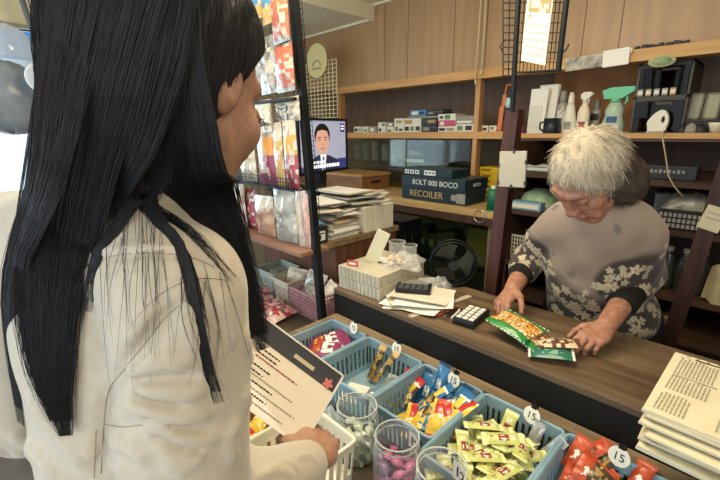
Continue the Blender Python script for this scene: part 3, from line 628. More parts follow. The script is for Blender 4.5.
solo('plastic_bag', B().grid(lambda u, v: ((u-.5)*.2, (v-.5)*.16, (.09+.014*mnoise.noise(Vector((u*6, v*6, 1))))*abs(math.sin(PI*u))**.5*abs(math.sin(PI*v))**.5), 14, 12), [mat('bag_green', '#7b9c74', .3, 0, 14, '#aebfa5')], 'crumpled pale green plastic bag on the shelf behind the white panel', 'bag', (p[0], 2.03, 1.0405))
solo('flat_packet', B().box((.17, .06, .04), (0, 0, .02), bev=.006).box((.15, .002, .02), (0, -.031, .02), mi=1), [mat('packet_blue', '#7f9fb5', .5), m_cw], 'blue and white flat packet in front of the green plastic bag', 'packet', (p[0]-.01, 1.895, 1.0405))
solo('folded_cloth', B().grid(lambda u, v: ((u-.5)*.13, (v-.5)*.1, .02+.008*math.sin(u*9)*math.sin(v*5)), 10, 8).box((.12, .09, .018), (0, 0, .009), bev=.004), mat('cloth_pale', '#bfc4be', .8), 'pale folded cloth on the shelf beside the old woman', 'cloth', (aty(538, 158, 1.95).x, 1.97, 1.2205))
q = on_shelf(668, 140, 1.19, 1.9)
x0, x1, _, _ = spanbox(640, 150, 700, 165, 1.9)
t = thing('long_box', 'long dark box with small white lettering behind the old woman', 'box', ((x0+x1)/2, 1.9, 1.2205)); part('carton', B().box((x1-x0, .12, .05), (0, .06, .025), bev=.003), m_cd, t); b = B()
for k in range(9): b.box((.008, .001, .01+.004*(k % 2)), (-.06+k*.014, -.0008, .03))
part('printed_front', b, m_cg, t)
x0, x1, _, _ = spanbox(650, 168, 705, 196, 1.95)
t = thing('clear_bin', 'clear storage bin with olive contents on the right dark shelf', 'bin', ((x0+x1)/2, 2.1, 1.0405)); part('shell', B().box((x1-x0, .2, .1), (0, .1, .05), bev=.006), clear_mat('bin_clear', '#8f8a6a', .3, .2), t); part('lid', B().box((x1-x0+.01, .21, .01), (0, .1, .104), bev=.003), m_fr, t)
p = on_shelf(685, 208, 1.04, 1.9)
solo('plastic_bag', B().grid(lambda u, v: ((u-.5)*.15, (v-.5)*.12, (.065+.02*mnoise.noise(Vector((u*7, v*7, 3))))*abs(math.sin(PI*u))**.5*abs(math.sin(PI*v))**.5), 16, 12), [mat('bag_clear_grey', '#8b8a7c', .2, 0, 20, '#5d5b50')], 'crumpled grey plastic bag on the right dark shelf above the keyboard', 'bag', (p[0], 1.96, 1.1115))
x0, x1, _, _ = spanbox(655, 212, 702, 228, 1.84)
t = thing('black_crate', 'black plastic crate with rows of small openings on the right shelf', 'crate', ((x0+x1)/2, 1.87, 1.0405)); W = x1-x0
part('body', B().box((W, .18, .07), (0, .09, .0355), bev=.003), m_black, t); b = B()
for r_ in range(3):
    for c_ in range(9): b.box((W/14, .001, .014), (-W/2+W*(c_+.7)/9.4, -.0008, .015+r_*.02))
part('slot_row', b, m_cg, t)
for k, (px, lab) in enumerate(((668, 'dark clear bottle left of its neighbour behind the shoulder'), (679, 'dark clear bottle between two others behind the shoulder'), (690, 'dark clear bottle nearest the leaning board'))):
    p = on_shelf(px+(px-679)*.6, 285, .785, 1.9); t = thing('drink_bottle', lab, 'bottle', (p[0], 1.95, .7855), group='clear bottles on the right shelf')
    part('body', B().lathe([(.001, 0), (.026, 0), (.028, .01), (.028, .1), (.02, .13), (.011, .145), (.011, .155), (.001, .155)], 18), mat('bottle_smoke', '#4a4a44', .1, trans=.6), t); part('cap', B().cyl(.013, .013, .018, TR((0, 0, .155)), 14), m_cg, t)
# leaning board, paper and cloth
a0, a1, a2, a3 = [aty(x, y, 1.62) for x, y in ((712, 185), (727, 200), (664, 330), (681, 312))]
b = B(); u = (a2-a0).normalized(); a2 = a0+u*((a0.z-.0)/-u.z); a3 = a1+u*((a1.z)/-u.z)
up0 = a0-u*.25; up1 = a1-u*.25
b.add([v+Vector((0, dy, 0)) for dy in (-.012, .012) for v in (up0, up1, a3, a2)], [(0, 1, 2, 3), (7, 6, 5, 4), (0, 4, 5, 1), (1, 5, 6, 2), (2, 6, 7, 3), (3, 7, 4, 0)])
solo('leaning_board', b, m_dark, 'dark board leaning against the shelves right of the old woman', 'board')
q0 = aty(713, 219, 1.6)
solo('note_paper', B().box((.055, .002, .075), (0, 0, 0)).box((.038, .0005, .004), (0, -.0013, .015), mi=1).box((.038, .0005, .004), (0, -.0013, 0), mi=1), [mat('note_cream', '#b3a98f', .7), m_cg], 'white note stuck on the dark leaning board', 'paper', (q0.x, 1.604, q0.z), (0, .25, 0))
x0, x1, _, _ = spanbox(640, 313, 668, 330, 1.84)
p = on_shelf(706, 295, .785, 1.9)
solo('cloth_bundle', B().grid(lambda u, v: ((u-.5)*.09*(1-.3*v), .05*math.cos(PI*u*2)*0+(-.045+.09*math.sin(PI*u)*-.5), .14*v+.01*math.sin(9*u+5*v)), 14, 10).box((.085, .07, .12), (0, .02, .06), bev=.03), mat('cloth_cream', '#b9aa86', .8, 0, 12, '#9f9070'), 'cream cloth bundle standing on the right dark shelf', 'cloth', (p[0]+.03, 1.96, .7855), (0, .0, 0))
solo('kraft_box', B().box((.11, .12, .05), (0, 0, .025), bev=.002).box((.112, .02, .001), (0, 0, .0505), mi=1), [mat('kraft_dark', '#6e5434', .7), m_ck], 'small brown carton on the lowest shelf behind the elbow', 'box', (on_shelf(652, 325, .62, 1.87)[0], 1.925, .6205))
# ================================================================ television on the cabinet
def emis(name, col, s=.8):
    return mat(name, col, .5, emit=s)
tr, tl = atd(347, 145, 2.1), atd(298, 147, 1.78)
d = Vector((tr.x-tl.x, tr.y-tl.y, 0)); W = d.length; ang = math.atan2(d.y, d.x)
ctv = (tr+tl)/2; H = .255
t = thing('television', 'small flat television showing a man in a suit on the paper cabinet', 'television', (ctv.x, ctv.y, ctv.z-H/2), (0, 0, ang))
m_tvb = mat('tv_black', '#0b0b0d', .3)
part('housing', B().box((W, .03, H), (0, .018, H/2), bev=.006).box((W*.6, .03, H*.6), (0, .045, H/2), bev=.01), m_tvb, t)
part('bezel', B().box((W, .008, .014), (0, 0, .007)).box((W, .008, .011), (0, 0, H-.0055)).box((.012, .008, H), (-W/2+.006, 0, H/2)).box((.012, .008, H), (W/2-.006, 0, H/2)), m_tvb, t)
scr = part('screen', B().box((W-.02, .002, H-.022), (0, .002, H/2)), emis('tv_bluegrey', '#8f93a8', .62), t)
sw, shh = W-.024, H-.027
def tvp(name, polys, m, y):
    b = B()
    for pl in polys:
        n = len(pl); b.add([((u-.5)*sw, y, H/2+(v-.5)*shh) for u, v in pl], [tuple(range(n))])
    return part(name, b, m, scr)
def elp(cx, cy, rx, ry, n=28, a0=0, a1=2*PI): return [(cx+rx*math.cos(a0+(a1-a0)*i/n), cy+ry*math.sin(a0+(a1-a0)*i/n)) for i in range(n)]
rc = lambda a, b_, c, d_: [(a, b_), (c, b_), (c, d_), (a, d_)]
fc = .46
tvp('picture_suit', [[(.16, 0), (.84, 0), (.78, .2), (.62, .29), (.52, .33), (.40, .33), (.28, .28), (.2, .18)]], emis('tv_suit', '#23283f', .5), .0005)
tvp('picture_shirt', [[(.40, .33), (.54, .33), (.5, 0), (.44, 0)]], emis('tv_shirt', '#c9cddc', .6), .0003)
tvp('picture_tie', [[(.455, .28), (.485, .28), (.5, 0), (.45, 0)]], emis('tv_tie', '#454b66', .5), .0001)
tvp('picture_hair', [elp(fc, .72, .165, .235, 30)], emis('tv_hair', '#15131a', .4), -.0002)
tvp('picture_face', [[(fc-.14, .68), (fc-.13, .52), (fc-.09, .39), (fc-.03, .335), (fc+.03, .335), (fc+.09, .39), (fc+.13, .52), (fc+.14, .68), (fc+.1, .8), (fc, .83), (fc-.1, .8)]], emis('tv_skin', '#b98d7c', .6), -.0004)
tvp('picture_features', [rc(fc-.1, .665, fc-.03, .685), rc(fc+.03, .665, fc+.1, .685), elp(fc-.062, .625, .026, .012, 12), elp(fc+.062, .625, .026, .012, 12), rc(fc-.02, .525, fc+.02, .535), rc(fc-.045, .445, fc+.045, .458)], emis('tv_feature', '#4d3130', .5), -.0006)
for r_ in (rc(.78, 0, 1, .22), rc(0, 0, .2, .1), rc(.87, .78, .97, .96)): tvp('picture_band', [r_], emis('tv_navy', '#2b3568', .6), -.0006)
b = []
x = .14
for k in range(11):
    ww = .035+.018*((k*7) % 3); b.append(rc(x, .055, x+ww, .125)); x += ww+.012
for k in range(5): b.append(rc(.2+k*.06, .15, .245+k*.06, .2))
for k in range(2): b.append(rc(.885, .83+.06*k, .955, .86+.06*k))
tvp('picture_caption', b, emis('tv_white', '#e8e6f2', .7), -.0008)
zc = zcab
part('stand', B().box((.05, .03, ctv.z-H/2-1.075+.02), (0, .03, -(ctv.z-H/2-1.075)/2+.01)).box((.2, .12, .012), (0, .03, -(ctv.z-H/2-1.075)+.0065), bev=.004), m_tvb, t)
# ---- paper mountain
m_pap = mat('paper_old', '#d6d0c0', .75, 0, 10, '#c9c1ae'); m_pap2 = mat('paper_bright', '#e3e0d8', .7); m_pap3 = mat('paper_tan', '#bda98a', .75); m_papg = mat('paper_grey', '#a5a39c', .7)
solo('carton_box', B().box((.32, .42, .116), (0, 0, .0585), bev=.003).box((.322, .05, .001), (0, 0, .117), mi=1), [mat('carton', '#6d523c', .7), m_ck], 'brown carton under the television on the wooden cabinet', 'box', (-1.7, 1.24, zc))
for k in range(3):
    t = thing('white_carton', ('upright white carton left in the row under the loose papers', 'upright white carton in the middle of the row of three', 'upright white carton nearest the pale ledge')[k], 'box', (-1.405, 1.31+k*.066, zc+.0005), (0, 0, 0), 'white cartons on the wooden cabinet')
    part('carton', B().box((.25, .064, .118), (0, 0, .059), bev=.002), m_pap, t); part('lid_seam', B().box((.001, .066, .0015), (.1252, 0, .1)), m_papg, t)
zz = zc+.0005
for k, (h_, m, dx, rz, lab) in enumerate(((.024, m_pap, 0, .0, 'cream envelope bundle at the bottom of the front pile on the cabinet'), (.022, m_pap2, .006, .06, 'white envelope bundle second up in the front pile'), (.02, m_pap, -.004, -.05, 'cream envelope bundle third up in the front pile'), (.012, m_pap3, .004, .1, 'tan envelope bundle on top of the front pile'))):
    b = B(); n = 4
    for j in range(n): b.box((.2, .15, h_/n*.92), (.003*((j*5) % 3-1), .004*((j*7) % 3-1), h_*(j+.5)/n), (0, 0, .03*((j*3) % 3-1)))
    solo('envelope_bundle', b, m, lab, 'papers', (-1.385+dx, 1.165, zz), (0, 0, rz), 'envelopes piled on the wooden cabinet'); zz += h_+.0006
zpile = zz
t = thing('file_box', 'small black file box with white label at the front of the cabinet', 'box', (-1.33, 1.02, zc+.0005)); part('carton', B().box((.1, .07, .075), (0, 0, .0375), bev=.002), m_cd, t); part('label_print', B().box((.001, .04, .04), (.0506, 0, .035)), m_pap2, t); part('printed_lines', B().box((.001, .03, .005), (.0512, 0, .045)).box((.001, .012, .02), (.0512, -.008, .03)), m_ink, t)
solo('blue_cloth', B().grid(lambda u, v: (.05*(u-.5)+.01*math.sin(9*v), .06*(v-.5)+.008*math.sin(7*u), .03*math.sin(PI*u)*math.sin(PI*v)+.006*math.sin(11*u+6*v)*math.sin(PI*u)*math.sin(PI*v)), 10, 10), mat('cloth_blue', '#3f77a5', .6, 0, 30, '#6fa3c8'), 'crumpled blue cloth on the black file box', 'cloth', (-1.325, 1.03, zc+.0765))
def booklet(lab, loc, rz, w, d, h, m, sag=0, group='loose papers heaped on the wooden cabinet', m2=None, nm='booklet', cat='papers', rx=0, ry=0):
    t = thing(nm, lab, cat, loc, (rx, ry, rz), group); n = max(2, int(h/.004))
    b = B()
    for j in range(n):
        jx, jy, jr = .004*math.sin(j*7.3), .004*math.cos(j*5.1), .02*math.sin(j*3.7)
        z0 = h*j/n; th = h/n*.8
        X = TR((jx, jy, 0), (0, 0, jr))
        f0 = lambda u, v, zz: ((u-.5)*w, (v-.5)*d, zz+sag*((2*u-1)**2)*h)
        b.grid(lambda u, v: f0(u, v, z0+th), 6, 1, M=X).grid(lambda u, v: f0(1-u, v, z0), 6, 1, M=X)
        for v in (0, 1): b.grid(lambda u, q: f0(u if v == 0 else 1-u, v, z0+th*q), 6, 1, M=X, smooth=False)
        for u in (0, 1): b.grid(lambda q, p: f0(u, q if u else 1-q, z0+th*p), 1, 1, M=X, smooth=False)
    part('sheets', b, m, t)
    if m2: part('cover', B().grid(lambda u, v: ((u-.5)*w*.98, (v-.5)*d*.98, h+.0006+sag*((2*u-1)**2)*h), 6, 1), m2, t)
    return t
lv = zc+.1195
specs = [(-1.42, 1.40, .2, .24, .17, m_pap2, None, 'white booklet lying on the upright cartons at their right end'), (-1.40, 1.33, -.25, .23, .16, m_pap, m_papg, 'grey-covered booklet across the middle of the paper heap'), (-1.45, 1.42, .5, .25, .17, m_pap2, m_pap2, 'white booklet turned askew high on the paper heap'),
         (-1.42, 1.30, -.1, .22, .17, m_papg, None, 'grey sheaf near the top left of the paper heap'), (-1.41, 1.37, .35, .2, .15, m_pap2, m_pap3, 'tan-covered booklet near the top of the paper heap'), (-1.44, 1.29, .05, .24, .16, m_pap, m_pap2, 'topmost white booklet of the heap in front of the television')]
for k, (x, y, rz, w_, d_, m, m2, lab) in enumerate(specs):
    h_ = .008; booklet(lab, (x, y, lv), rz, w_, d_, h_, m, .25, m2=m2); lv += h_*1.25+.0013
booklet('long grey magazine leaning beside the black rack post', (-1.415, 1.10, zpile+.001), .35, .23, .13, .012, m_papg, .2, m2=m_pap2)
booklet('white brochure on top of the front envelopes', (-1.37, 1.2, zpile+.018), -.3, .2, .12, .006, m_pap2, .2, m2=m_pap)
for k, (x, y, z, rz, w_, d_, m, m2, lab) in enumerate(((-1.40, 1.15, zpile+.028, .25, .22, .15, m_pap2, m_papg, 'grey-topped brochure sticking out over the file box'), (-1.385, 1.10, zpile+.040, -.35, .21, .14, m_pap, None, 'cream sheaf jutting left over the blue cloth'), (-1.44, 1.18, zpile+.054, .1, .24, .16, m_papg, m_pap2, 'white-topped grey booklet low in the heap beside the post'), (-1.42, 1.13, zpile+.068, -.15, .22, .13, m_pap2, None, 'thin white booklet above the cream sheaf near the post'))):
    booklet(lab, (x, y, z), rz, w_, d_, .008, m, .3, m2=m2)
# dark stand under the cartons at the counter end
t = thing('black_stand', 'black metal stand with slats at the right end of the cabinet', 'stand', (-1.37, 1.6, 0))
b = B()
for k in range(5): b.box((.008, .014, .2), (.1, -.06+k*.03, .86))
part('slats', b, m_bmet, t); part('stand_top', B().box((.22, .16, .012), (0, 0, .965)), m_bmet, t); part('leg', B().box((.02, .02, .96), (.1, .07, .48)), m_bmet, t); part('leg', B().box((.02, .02, .96), (-.1, .07, .48)), m_bmet, t); part('leg', B().box((.02, .02, .96), (-.1, -.07, .48)), m_bmet, t); part('leg', B().box((.02, .02, .96), (.1, -.07, .48)), m_bmet, t)
# ================================================================ things on the counter
zt = ZCN+.0004
c_ = atz(376, 302, zt); l_ = atz(341, 292, zt)
m_slip = mat('slip_paper', '#bdb6a2', .7, 0, 12, '#aaa28d'); m_slipd = mat('slip_gap', '#6f664f', .8)
def slip_box(lab, z0, h_, rz, dx=0):
    w_, d_ = .2, .26
    t = thing('slip_box', lab, 'box', (-.972+dx, 1.06, z0), (0, 0, rz), 'boxes of paper slips on the counter')
    part('core', B().box((w_-.006, d_-.006, h_-.001), (0, 0, h_/2)), m_slipd, t)
    b = B()
    for s in (-1, 1):
        for k in range(11): b.box((w_/11*.86, .004, h_*.96), (-w_/2+w_*(k+.5)/11, s*(d_/2-.002), h_/2))
        for k in range(15): b.box((.004, d_/15*.86, h_*.96), (s*(w_/2-.002), -d_/2+d_*(k+.5)/15, h_/2))
    part('paper_slips', b, m_slip, t)
    part('top_sheet', B().box((w_, d_, .0015), (0, 0, h_-.0004)), m_slip, t)
    return t
slip_box('lower box of paper slips at the left end of the counter', zt, .042, .04); slip_box('upper box of paper slips under the clear tubs', zt+.0432, .04, .03, -.003)
ztop = zt+.0432+.0405
t = thing('index_card', 'tall cream card leaning against the clear tubs', 'card', (-1.005, 1.03, ztop+.001), (.12, .42, .5)); part('card', B().box((.05, .004, .14), (0, 0, .07)), mat('cream_card', '#d3ccac', .6), t)
solo('red_tag', B().box((.045, .004, .022), (0, 0, .011), bev=.001).box((.03, .001, .008), (0, -.0024, .011), mi=1), [mat('tag_red', '#b94848', .5), m_cw], 'small red tag standing on the box of paper slips', 'tag', (-1.022, .955, ztop), (0, 0, .3))
solo('paper_scrap', B().grid(lambda u, v: (.09*(u-.5), .06*(v-.5), .002+.012*abs(math.sin(5*u+3*v))*u), 8, 6), m_pap2, 'crumpled white paper scrap behind the cream card', 'paper', (-.985, 1.075, ztop), (0, 0, .6))
m_tub = clear_mat('tub_clear', '#eef0ea', .16, .1)
for k, (x, y, r, h_, lab) in enumerate(((-.965, 1.135, .03, .07, 'clear plastic tub left of the two standing on the slip boxes'), (-.915, 1.15, .026, .062, 'clear plastic tub right of the two standing on the slip boxes'))):
    t = thing('plastic_tub', lab, 'tub', (x, y, ztop)); part('wall', B().lathe([(.001, .001), (r*.92, .001), (r, .008), (r, h_), (r-.002, h_)], 24), m_tub, t); part('rim', B().lathe([(r, h_-.004), (r+.003, h_-.003), (r+.003, h_), (r-.002, h_)], 24), m_tub, t)
m_peach = mat('candy_peach', '#d29a72', .4, 0, 25, '#e6c3a0')
for k in range(8):
    a = k*2.4; rr = .012+.01*(k % 3)
    solo('peach_sweet', B().ell((.013, .011, .009), None, 12), m_peach, 'peach-coloured sweet heaped on the slip boxes before the tubs', 'sweet', (-.925+rr*math.cos(a), 1.085+rr*math.sin(a), ztop+.009+.0145*(k//4)), (.2*k, 0, a), 'peach sweets heaped on the slip boxes')
for k, (x, y, rz, lab) in enumerate(((-.825, 1.165, .9, 'clear plastic tube lying right of the slip boxes, the rear one'), (-.842, 1.12, 1.0, 'clear plastic tube lying right of the slip boxes, the front one'))):
    t = thing('plastic_tube', lab, 'tube', (x, y, zt+.0182), (0, PI/2, rz)); part('wall', B().lathe([(.001, -.05), (.016, -.045), (.017, -.04), (.017, .045), (.001, .05)], 20), m_tub, t); part('cap', B().cyl(.0175, .0175, .008, TR((0, 0, .045)), 20), m_tub, t)
def plast(lab, loc, w_, d_, h_, sd, rz):
    f = lambda u, v: ((u-.5)*w_*(1-.1*math.sin(9*v+sd)), (v-.5)*d_*(1-.1*math.sin(8*u+sd)), h_*abs(math.sin(PI*u)*math.sin(PI*v))**.5*(.75+.5*mnoise.noise(Vector((u*5+sd, v*5, 2)))))
    solo('plastic_wrap', B().grid(f, 18, 14, smooth=False), clear_mat('wrap_clear', '#f0eee4', .2, .1), lab, 'plastic', loc, (0, 0, rz))
plast('crumpled clear plastic wrap over the right end of the slip boxes', (-.90, 1.10, ztop+.002), .13, .14, .05, 3, .5)
plast('crumpled clear plastic wrap lying between slip boxes and fan', (-.80, 1.17, zt+.002), .1, .11, .045, 7, .2)
# loose sheets and calculator
t0 = [(-.775, 1.01, .15, .21, .15), (-.765, .995, -.3, .2, .14), (-.79, 1.03, .45, .2, .15), (-.745, 1.02, .05, .19, .14), (-.77, 1.04, -.15, .2, .15)]
labs = ['bottom sheet of the white papers under the calculator', 'white sheet second from the bottom under the calculator', 'askew white sheet in the middle under the calculator', 'white sheet second from the top under the calculator', 'top white sheet right under the calculator']
for k, (x, y, rz, w_, d_) in enumerate(t0):
    solo('paper_sheet', B().grid(lambda u, v: ((u-.5)*w_, (v-.5)*d_, .0008+.006*max(0, u-.75)*4*(k % 2)+.005*max(0, .25-v)*4*((k+1) % 2)), 10, 8).grid(lambda u, v: ((.2+.6*u-.5)*w_, (.3+.01*v-.5)*d_, .0013), 6, 1, mi=1), [m_pap2 if k % 2 else m_pap, m_papg], labs[k], 'paper', (x, y, zt+.006*k), (0, 0, rz+.5), 'white papers on the counter')
zp = zt+.006*4+.0022
m_cal = mat('calculator_black', '#191a1c', .4); m_key = mat('key_grey', '#4c4d50', .5); m_keyw = mat('key_white', '#d8d6cd', .5)
def keypad(nm, lab, loc, rot, w_, d_, h_, rows, cols_, kmat, display, cat):
    t = thing(nm, lab, cat, loc, rot)
    part('case', B().box((w_, d_, h_), (0, 0, h_/2), bev=.005), m_cal, t)
    kw, kd = w_*.86/cols_, d_*(.6 if display else .84)/rows
    for r_ in range(rows):
        for c in range(cols_):
            part('key', B().box((kw*.78, kd*.7, .004), (-w_*.43+kw*(c+.5), -d_*.43+kd*(r_+.5), h_+.001), bev=.001), kmat, t)
    if display: part('display', B().box((w_*.8, d_*.18, .002), (0, d_*.32, h_+.0002)), mat('lcd', '#7d8577', .25), t)
    return t
keypad('calculator', 'black calculator on the loose white papers', (-.81, 1.045, zp), (0, 0, .55), .12, .08, .014, 4, 5, m_key, True, 'calculator')
keypad('price_keypad', 'black handset with white keys lying by the pencils', (-.575, 1.03, zt), (0, 0, .12), .068, .125, .02, 5, 3, m_keyw, False, 'keypad')
# ruler, pencils, pens
ra, rb = atz(410, 317, zt), atz(470, 296, zt)
t = thing('ruler', 'pale ruler lying beside the white papers on the counter', 'ruler', tuple((ra+rb)/2+Vector((0, 0, 0))), (0, 0, math.atan2(rb.y-ra.y, rb.x-ra.x))); L_ = (rb-ra).length
part('blade', B().box((L_, .02, .002), (0, 0, .0012)), mat('ruler_pale', '#b9ae9c', .4), t)
b = B()
for k in range(30): b.box((.0008, .006 if k % 5 else .009, .0004), (-L_/2+L_*(k+.5)/30, .006, .0024))
part('scale_marks', b, m_ink, t)
def pencil(lab, pa_, pb_, m, tip, r=.0038):
    a_, c2 = atz(*pa_, zt), atz(*pb_, zt); t = thing('pencil', lab, 'pencil', (a_.x, a_.y, zt+r), (0, 0, math.atan2(c2.y-a_.y, c2.x-a_.x)), None); L_ = (c2-a_).length
    part('shaft', B().cyl(r, r, L_-.02, TR((0, 0, 0), (0, PI/2, 0)), 6, smooth=False), m, t); part('tip', B().cyl(r, .0006, .02, TR((L_-.02, 0, 0), (0, PI/2, 0)), 8), tip, t); return t
m_rb = mat('pencil_red', '#9a4b35', .45)
pencil('red-brown pencil nearest the ruler', (437, 317), (459, 306), m_rb, m_ck); pencil('dark pencil next to the keypad', (447, 318), (458, 309), m_cd, m_cd)
pencil('white pen touching the keypad on its left', (452, 319), (462, 309), m_cw, m_cd)
pencil('orange pencil between the ruler and the red-brown pencil', (433, 316), (453, 305), m_or, m_ck)
# desk fan
fc_ = atz(447, 292, zt); fcx = Vector((-.765, 1.215, zt))
t = thing('desk_fan', 'small round black desk fan behind the papers on the counter', 'fan', (fcx.x, fcx.y, zt), (0, 0, .62))
R_ = .082; zf = .088
def ring(b, r, y, th, n=40): b.tube([(r*math.cos(2*PI*i/n), y, zf+r*math.sin(2*PI*i/n)) for i in range(n)], th, 6, closed=True)
b = B(); ring(b, R_, 0, .0035); ring(b, R_, .04, .003); part('guard_ring', b, m_bmet, t)
b = B()
for s in (-1, 1):
    for i in range(30):
        a = 2*PI*i/30
        b.tube([(R_*math.cos(a), .0 if s < 0 else .04, zf+R_*math.sin(a)), (R_*.6*math.cos(a), -.016 if s < 0 else .056, zf+R_*.6*math.sin(a)), (.018*math.cos(a), -.02 if s < 0 else .06, zf+.018*math.sin(a))], .0007, 4)
part('wire_guard', b, m_bmet, t)
part('badge', B().cyl(.018, .018, .004, TR((0, -.018, zf), (PI/2, 0, 0)), 24), mat('fan_grey', '#20211f', .4), t)
for k in range(3):
    a0 = k*2*PI/3
    part('blade', B().grid(lambda u, v: ((.014+.056*u)*math.cos(a0+(v-.5)*1.5*(.6+.4*u)), .018+.012*(v-.5), zf+(.014+.056*u)*math.sin(a0+(v-.5)*1.5*(.6+.4*u))), 6, 8), mat('fan_blade', '#2d2c26', .4), t)
part('motor', B().cyl(.022, .018, .05, TR((0, .03, zf), (-PI/2, 0, 0)), 20), m_bmet, t)
part('stem', B().rod((0, .055, .008), (0, .055, zf), .009, 12), m_bmet, t); part('base', B().lathe([(.001, 0), (.055, 0), (.055, .006), (.03, .012), (.001, .012)], 28, TR((0, .05, 0))), m_bmet, t)
# newspapers on the right end
m_np = mat('newsprint', '#d9cfb2', .8, 0, 16, '#d0c5a6'); m_npd = mat('newsprint_ink', '#989079', .8); m_npg = mat('newsprint_grey', '#a39a84', .8)
na, nb = atz(650, 409, .925), atz(684, 353, .925)
ang = math.atan2(nb.y-na.y, nb.x-na.x)-PI/2
def newspaper(lab, loc, rz, w_, d_, h_, seed, head=False):
    rnd = random.Random(seed); t = booklet(lab, loc, rz, w_, d_, h_, m_np, 0, 'newspapers stacked on the counter end', nm='newspaper', cat='newspaper')
    b = B(); bg_ = B(); big = B(); z = h_+.0003
    def ln(bb, u0, u1, v0, v1): bb.box(((u1-u0)*w_, (v1-v0)*d_, .0003), (((u0+u1)/2-.5)*w_, ((v0+v1)/2-.5)*d_, z))
    if head:
        # vertical columns of type in blocks
        for (c0, c1, r0, r1) in ((.04, .3, .62, .93), (.04, .3, .36, .58), (.36, .62, .64, .93), (.68, .97, .6, .95), (.04, .22, .05, .3), (.36, .48, .05, .2), (.7, .97, .05, .3)):
            n = int((c1-c0)/.022)
            for i in range(n):
                v = r0
                while v < r1-.02:
                    l_ = rnd.uniform(.02, .07); ln(b, c0+i*.022, c0+i*.022+.009, v, min(r1, v+l_)); v += l_+.012
        for i in range(3):
            v = .28
            while v < .58: l_ = rnd.uniform(.02, .04); ln(big, .37+i*.085, .37+i*.085+.055, v, v+l_); v += l_+.008
        ln(bg_, .04, .3, .585, .6); ln(bg_, .36, .62, .6, .615); ln(bg_, .7, .95, .33, .57); ln(big, .12, .3, .94, .955); ln(big, .4, .56, .955, .97)
        for i in range(14): ln(b, .06+i*.064, .08+i*.064, .965+.01*(i % 2), .99)
        part('headline', big, m_ink, t); part('picture_block', bg_, m_npg, t)
    else:
        for i in range(12): ln(b, .03, .06+.06*(i % 3), .05+.07*i, .075+.07*i)
    part('printed_lines', b, m_npd, t); return t
wN, dN = .27, (nb-na).length
ux = Vector((math.cos(ang), math.sin(ang), 0)); uy = Vector((-ux.y, ux.x, 0))
cN = na+ux*wN/2+uy*dN/2; zn = zt
for k in range(5):
    h_ = (.011, .013, .012, .012, .02)[k]; off = ux*(.012*math.sin(k*4)-.006)-uy*(.012+.01*math.cos(k*3))*(k < 4)
    newspaper(('bottom newspaper of the stack on the counter end', 'second newspaper from the bottom of the stack', 'middle newspaper of the messy stack', 'newspaper right below the top one', 'folded newspaper with dense columns on top of the stack')[k], (cN.x+off.x, cN.y+off.y, zn), ang+(.06*math.sin(k*2.1) if k < 4 else 0), wN, dN+(.01 if k < 4 else 0), h_, k, k == 4); zn += h_+.0012
# ================================================================ snack rack with the black post
YRK = .86
r0, r1 = aty(322, 315, YRK), aty(294, 0, YRK)
dr = (r1-r0)/(r1.z-r0.z); rb_ = r0+dr*(.6755-r0.z); rt = r0+dr*(1.98-r0.z)
t = thing('snack_rack', 'black metal snack rack with wire grids standing on the low table', 'rack', (0, 0, 0))
def post(x_off, y_off, nm='post', w=.0125):
    o = Vector((x_off, y_off, 0)); b = B()
    b.add([(q.x+o.x+sx*w, q.y+o.y+sy*w, q.z) for q in (rb_, rt) for sx, sy in ((-1, -1), (1, -1), (1, 1), (-1, 1))], [(3, 2, 1, 0), (4, 5, 6, 7), (0, 1, 5, 4), (1, 2, 6, 5), (2, 3, 7, 6), (3, 0, 4, 7)])
    part(nm, b, m_bmet, t)
post(0, 0); post(-.64, 0); post(-.0, -.3+.0*1) if False else None
wl = aty(232, 228, YRK).x; lean = lambda z: r0.x+dr.x*(z-r0.z)
zw = .992
part('wood_shelf', B().box((.64, .13, .016), (lean(zw)-.32, YRK-.065+.06, zw), bev=.002), mat('shelf_pinkwood', '#8f6a58', .5, 0, 4, '#77533f', (1, 12, 12)), t)
z2 = 1.215
b = B()
for k in range(9): b.rod((lean(z2)-.64, YRK-.07+k*.0165, z2), (lean(z2), YRK-.07+k*.0165, z2), .0016, 6)
for k in range(24): b.rod((lean(z2)-.62+k*.026, YRK-.07, z2), (lean(z2)-.62+k*.026, YRK+.06, z2), .0013, 6)
part('wire_shelf', b, m_bmet, t)
b = B()
for k in range(4): b.rod((lean(z2)-.64, YRK-.07, z2+.004+k*.012), (lean(z2), YRK-.07, z2+.004+k*.012), .0014, 6)
for k in range(40): b.rod((lean(z2)-.63+k*.0157, YRK-.07, z2), (lean(z2)-.63+k*.0157, YRK-.07, z2+.042), .0012, 6)
part('wire_lip', b, m_bmet, t)
zb_ = 1.515
part('hanging_bar', B().rod((lean(zb_)-.64, YRK-.03, zb_), (lean(zb_), YRK-.03, zb_), .006, 10), m_bmet, t)
part('hanging_bar', B().rod((lean(1.9)-.64, YRK-.03, 1.93), (lean(1.9), YRK-.03, 1.93), .006, 10), m_bmet, t)
gA, gB = Vector((lean(1.56)-.018, YRK+.0, 1.56)), Vector((lean(1.56)-.075, YRK+.02, 1.56))
b = B(); wire_frame(b, Vector((lean(1.9)-.10, YRK+.065, 1.9)), Vector((lean(1.1)-.10, YRK+.065, 1.1)), Vector((lean(1.9)-.045, YRK+.065, 1.9)), Vector((lean(1.1)-.045, YRK+.065, 1.1)), 4, 46, .0013)
part('side_grid', b, m_bmet, t)
b = B(); wire_frame(b, Vector((lean(1.9)-.64, YRK+.07, 1.9)), Vector((lean(1.)-.64, YRK+.07, 1.0)), Vector((lean(1.9)-.09, YRK+.07, 1.9)), Vector((lean(1.)-.09, YRK+.07, 1.0)), 10, 16, .0013)
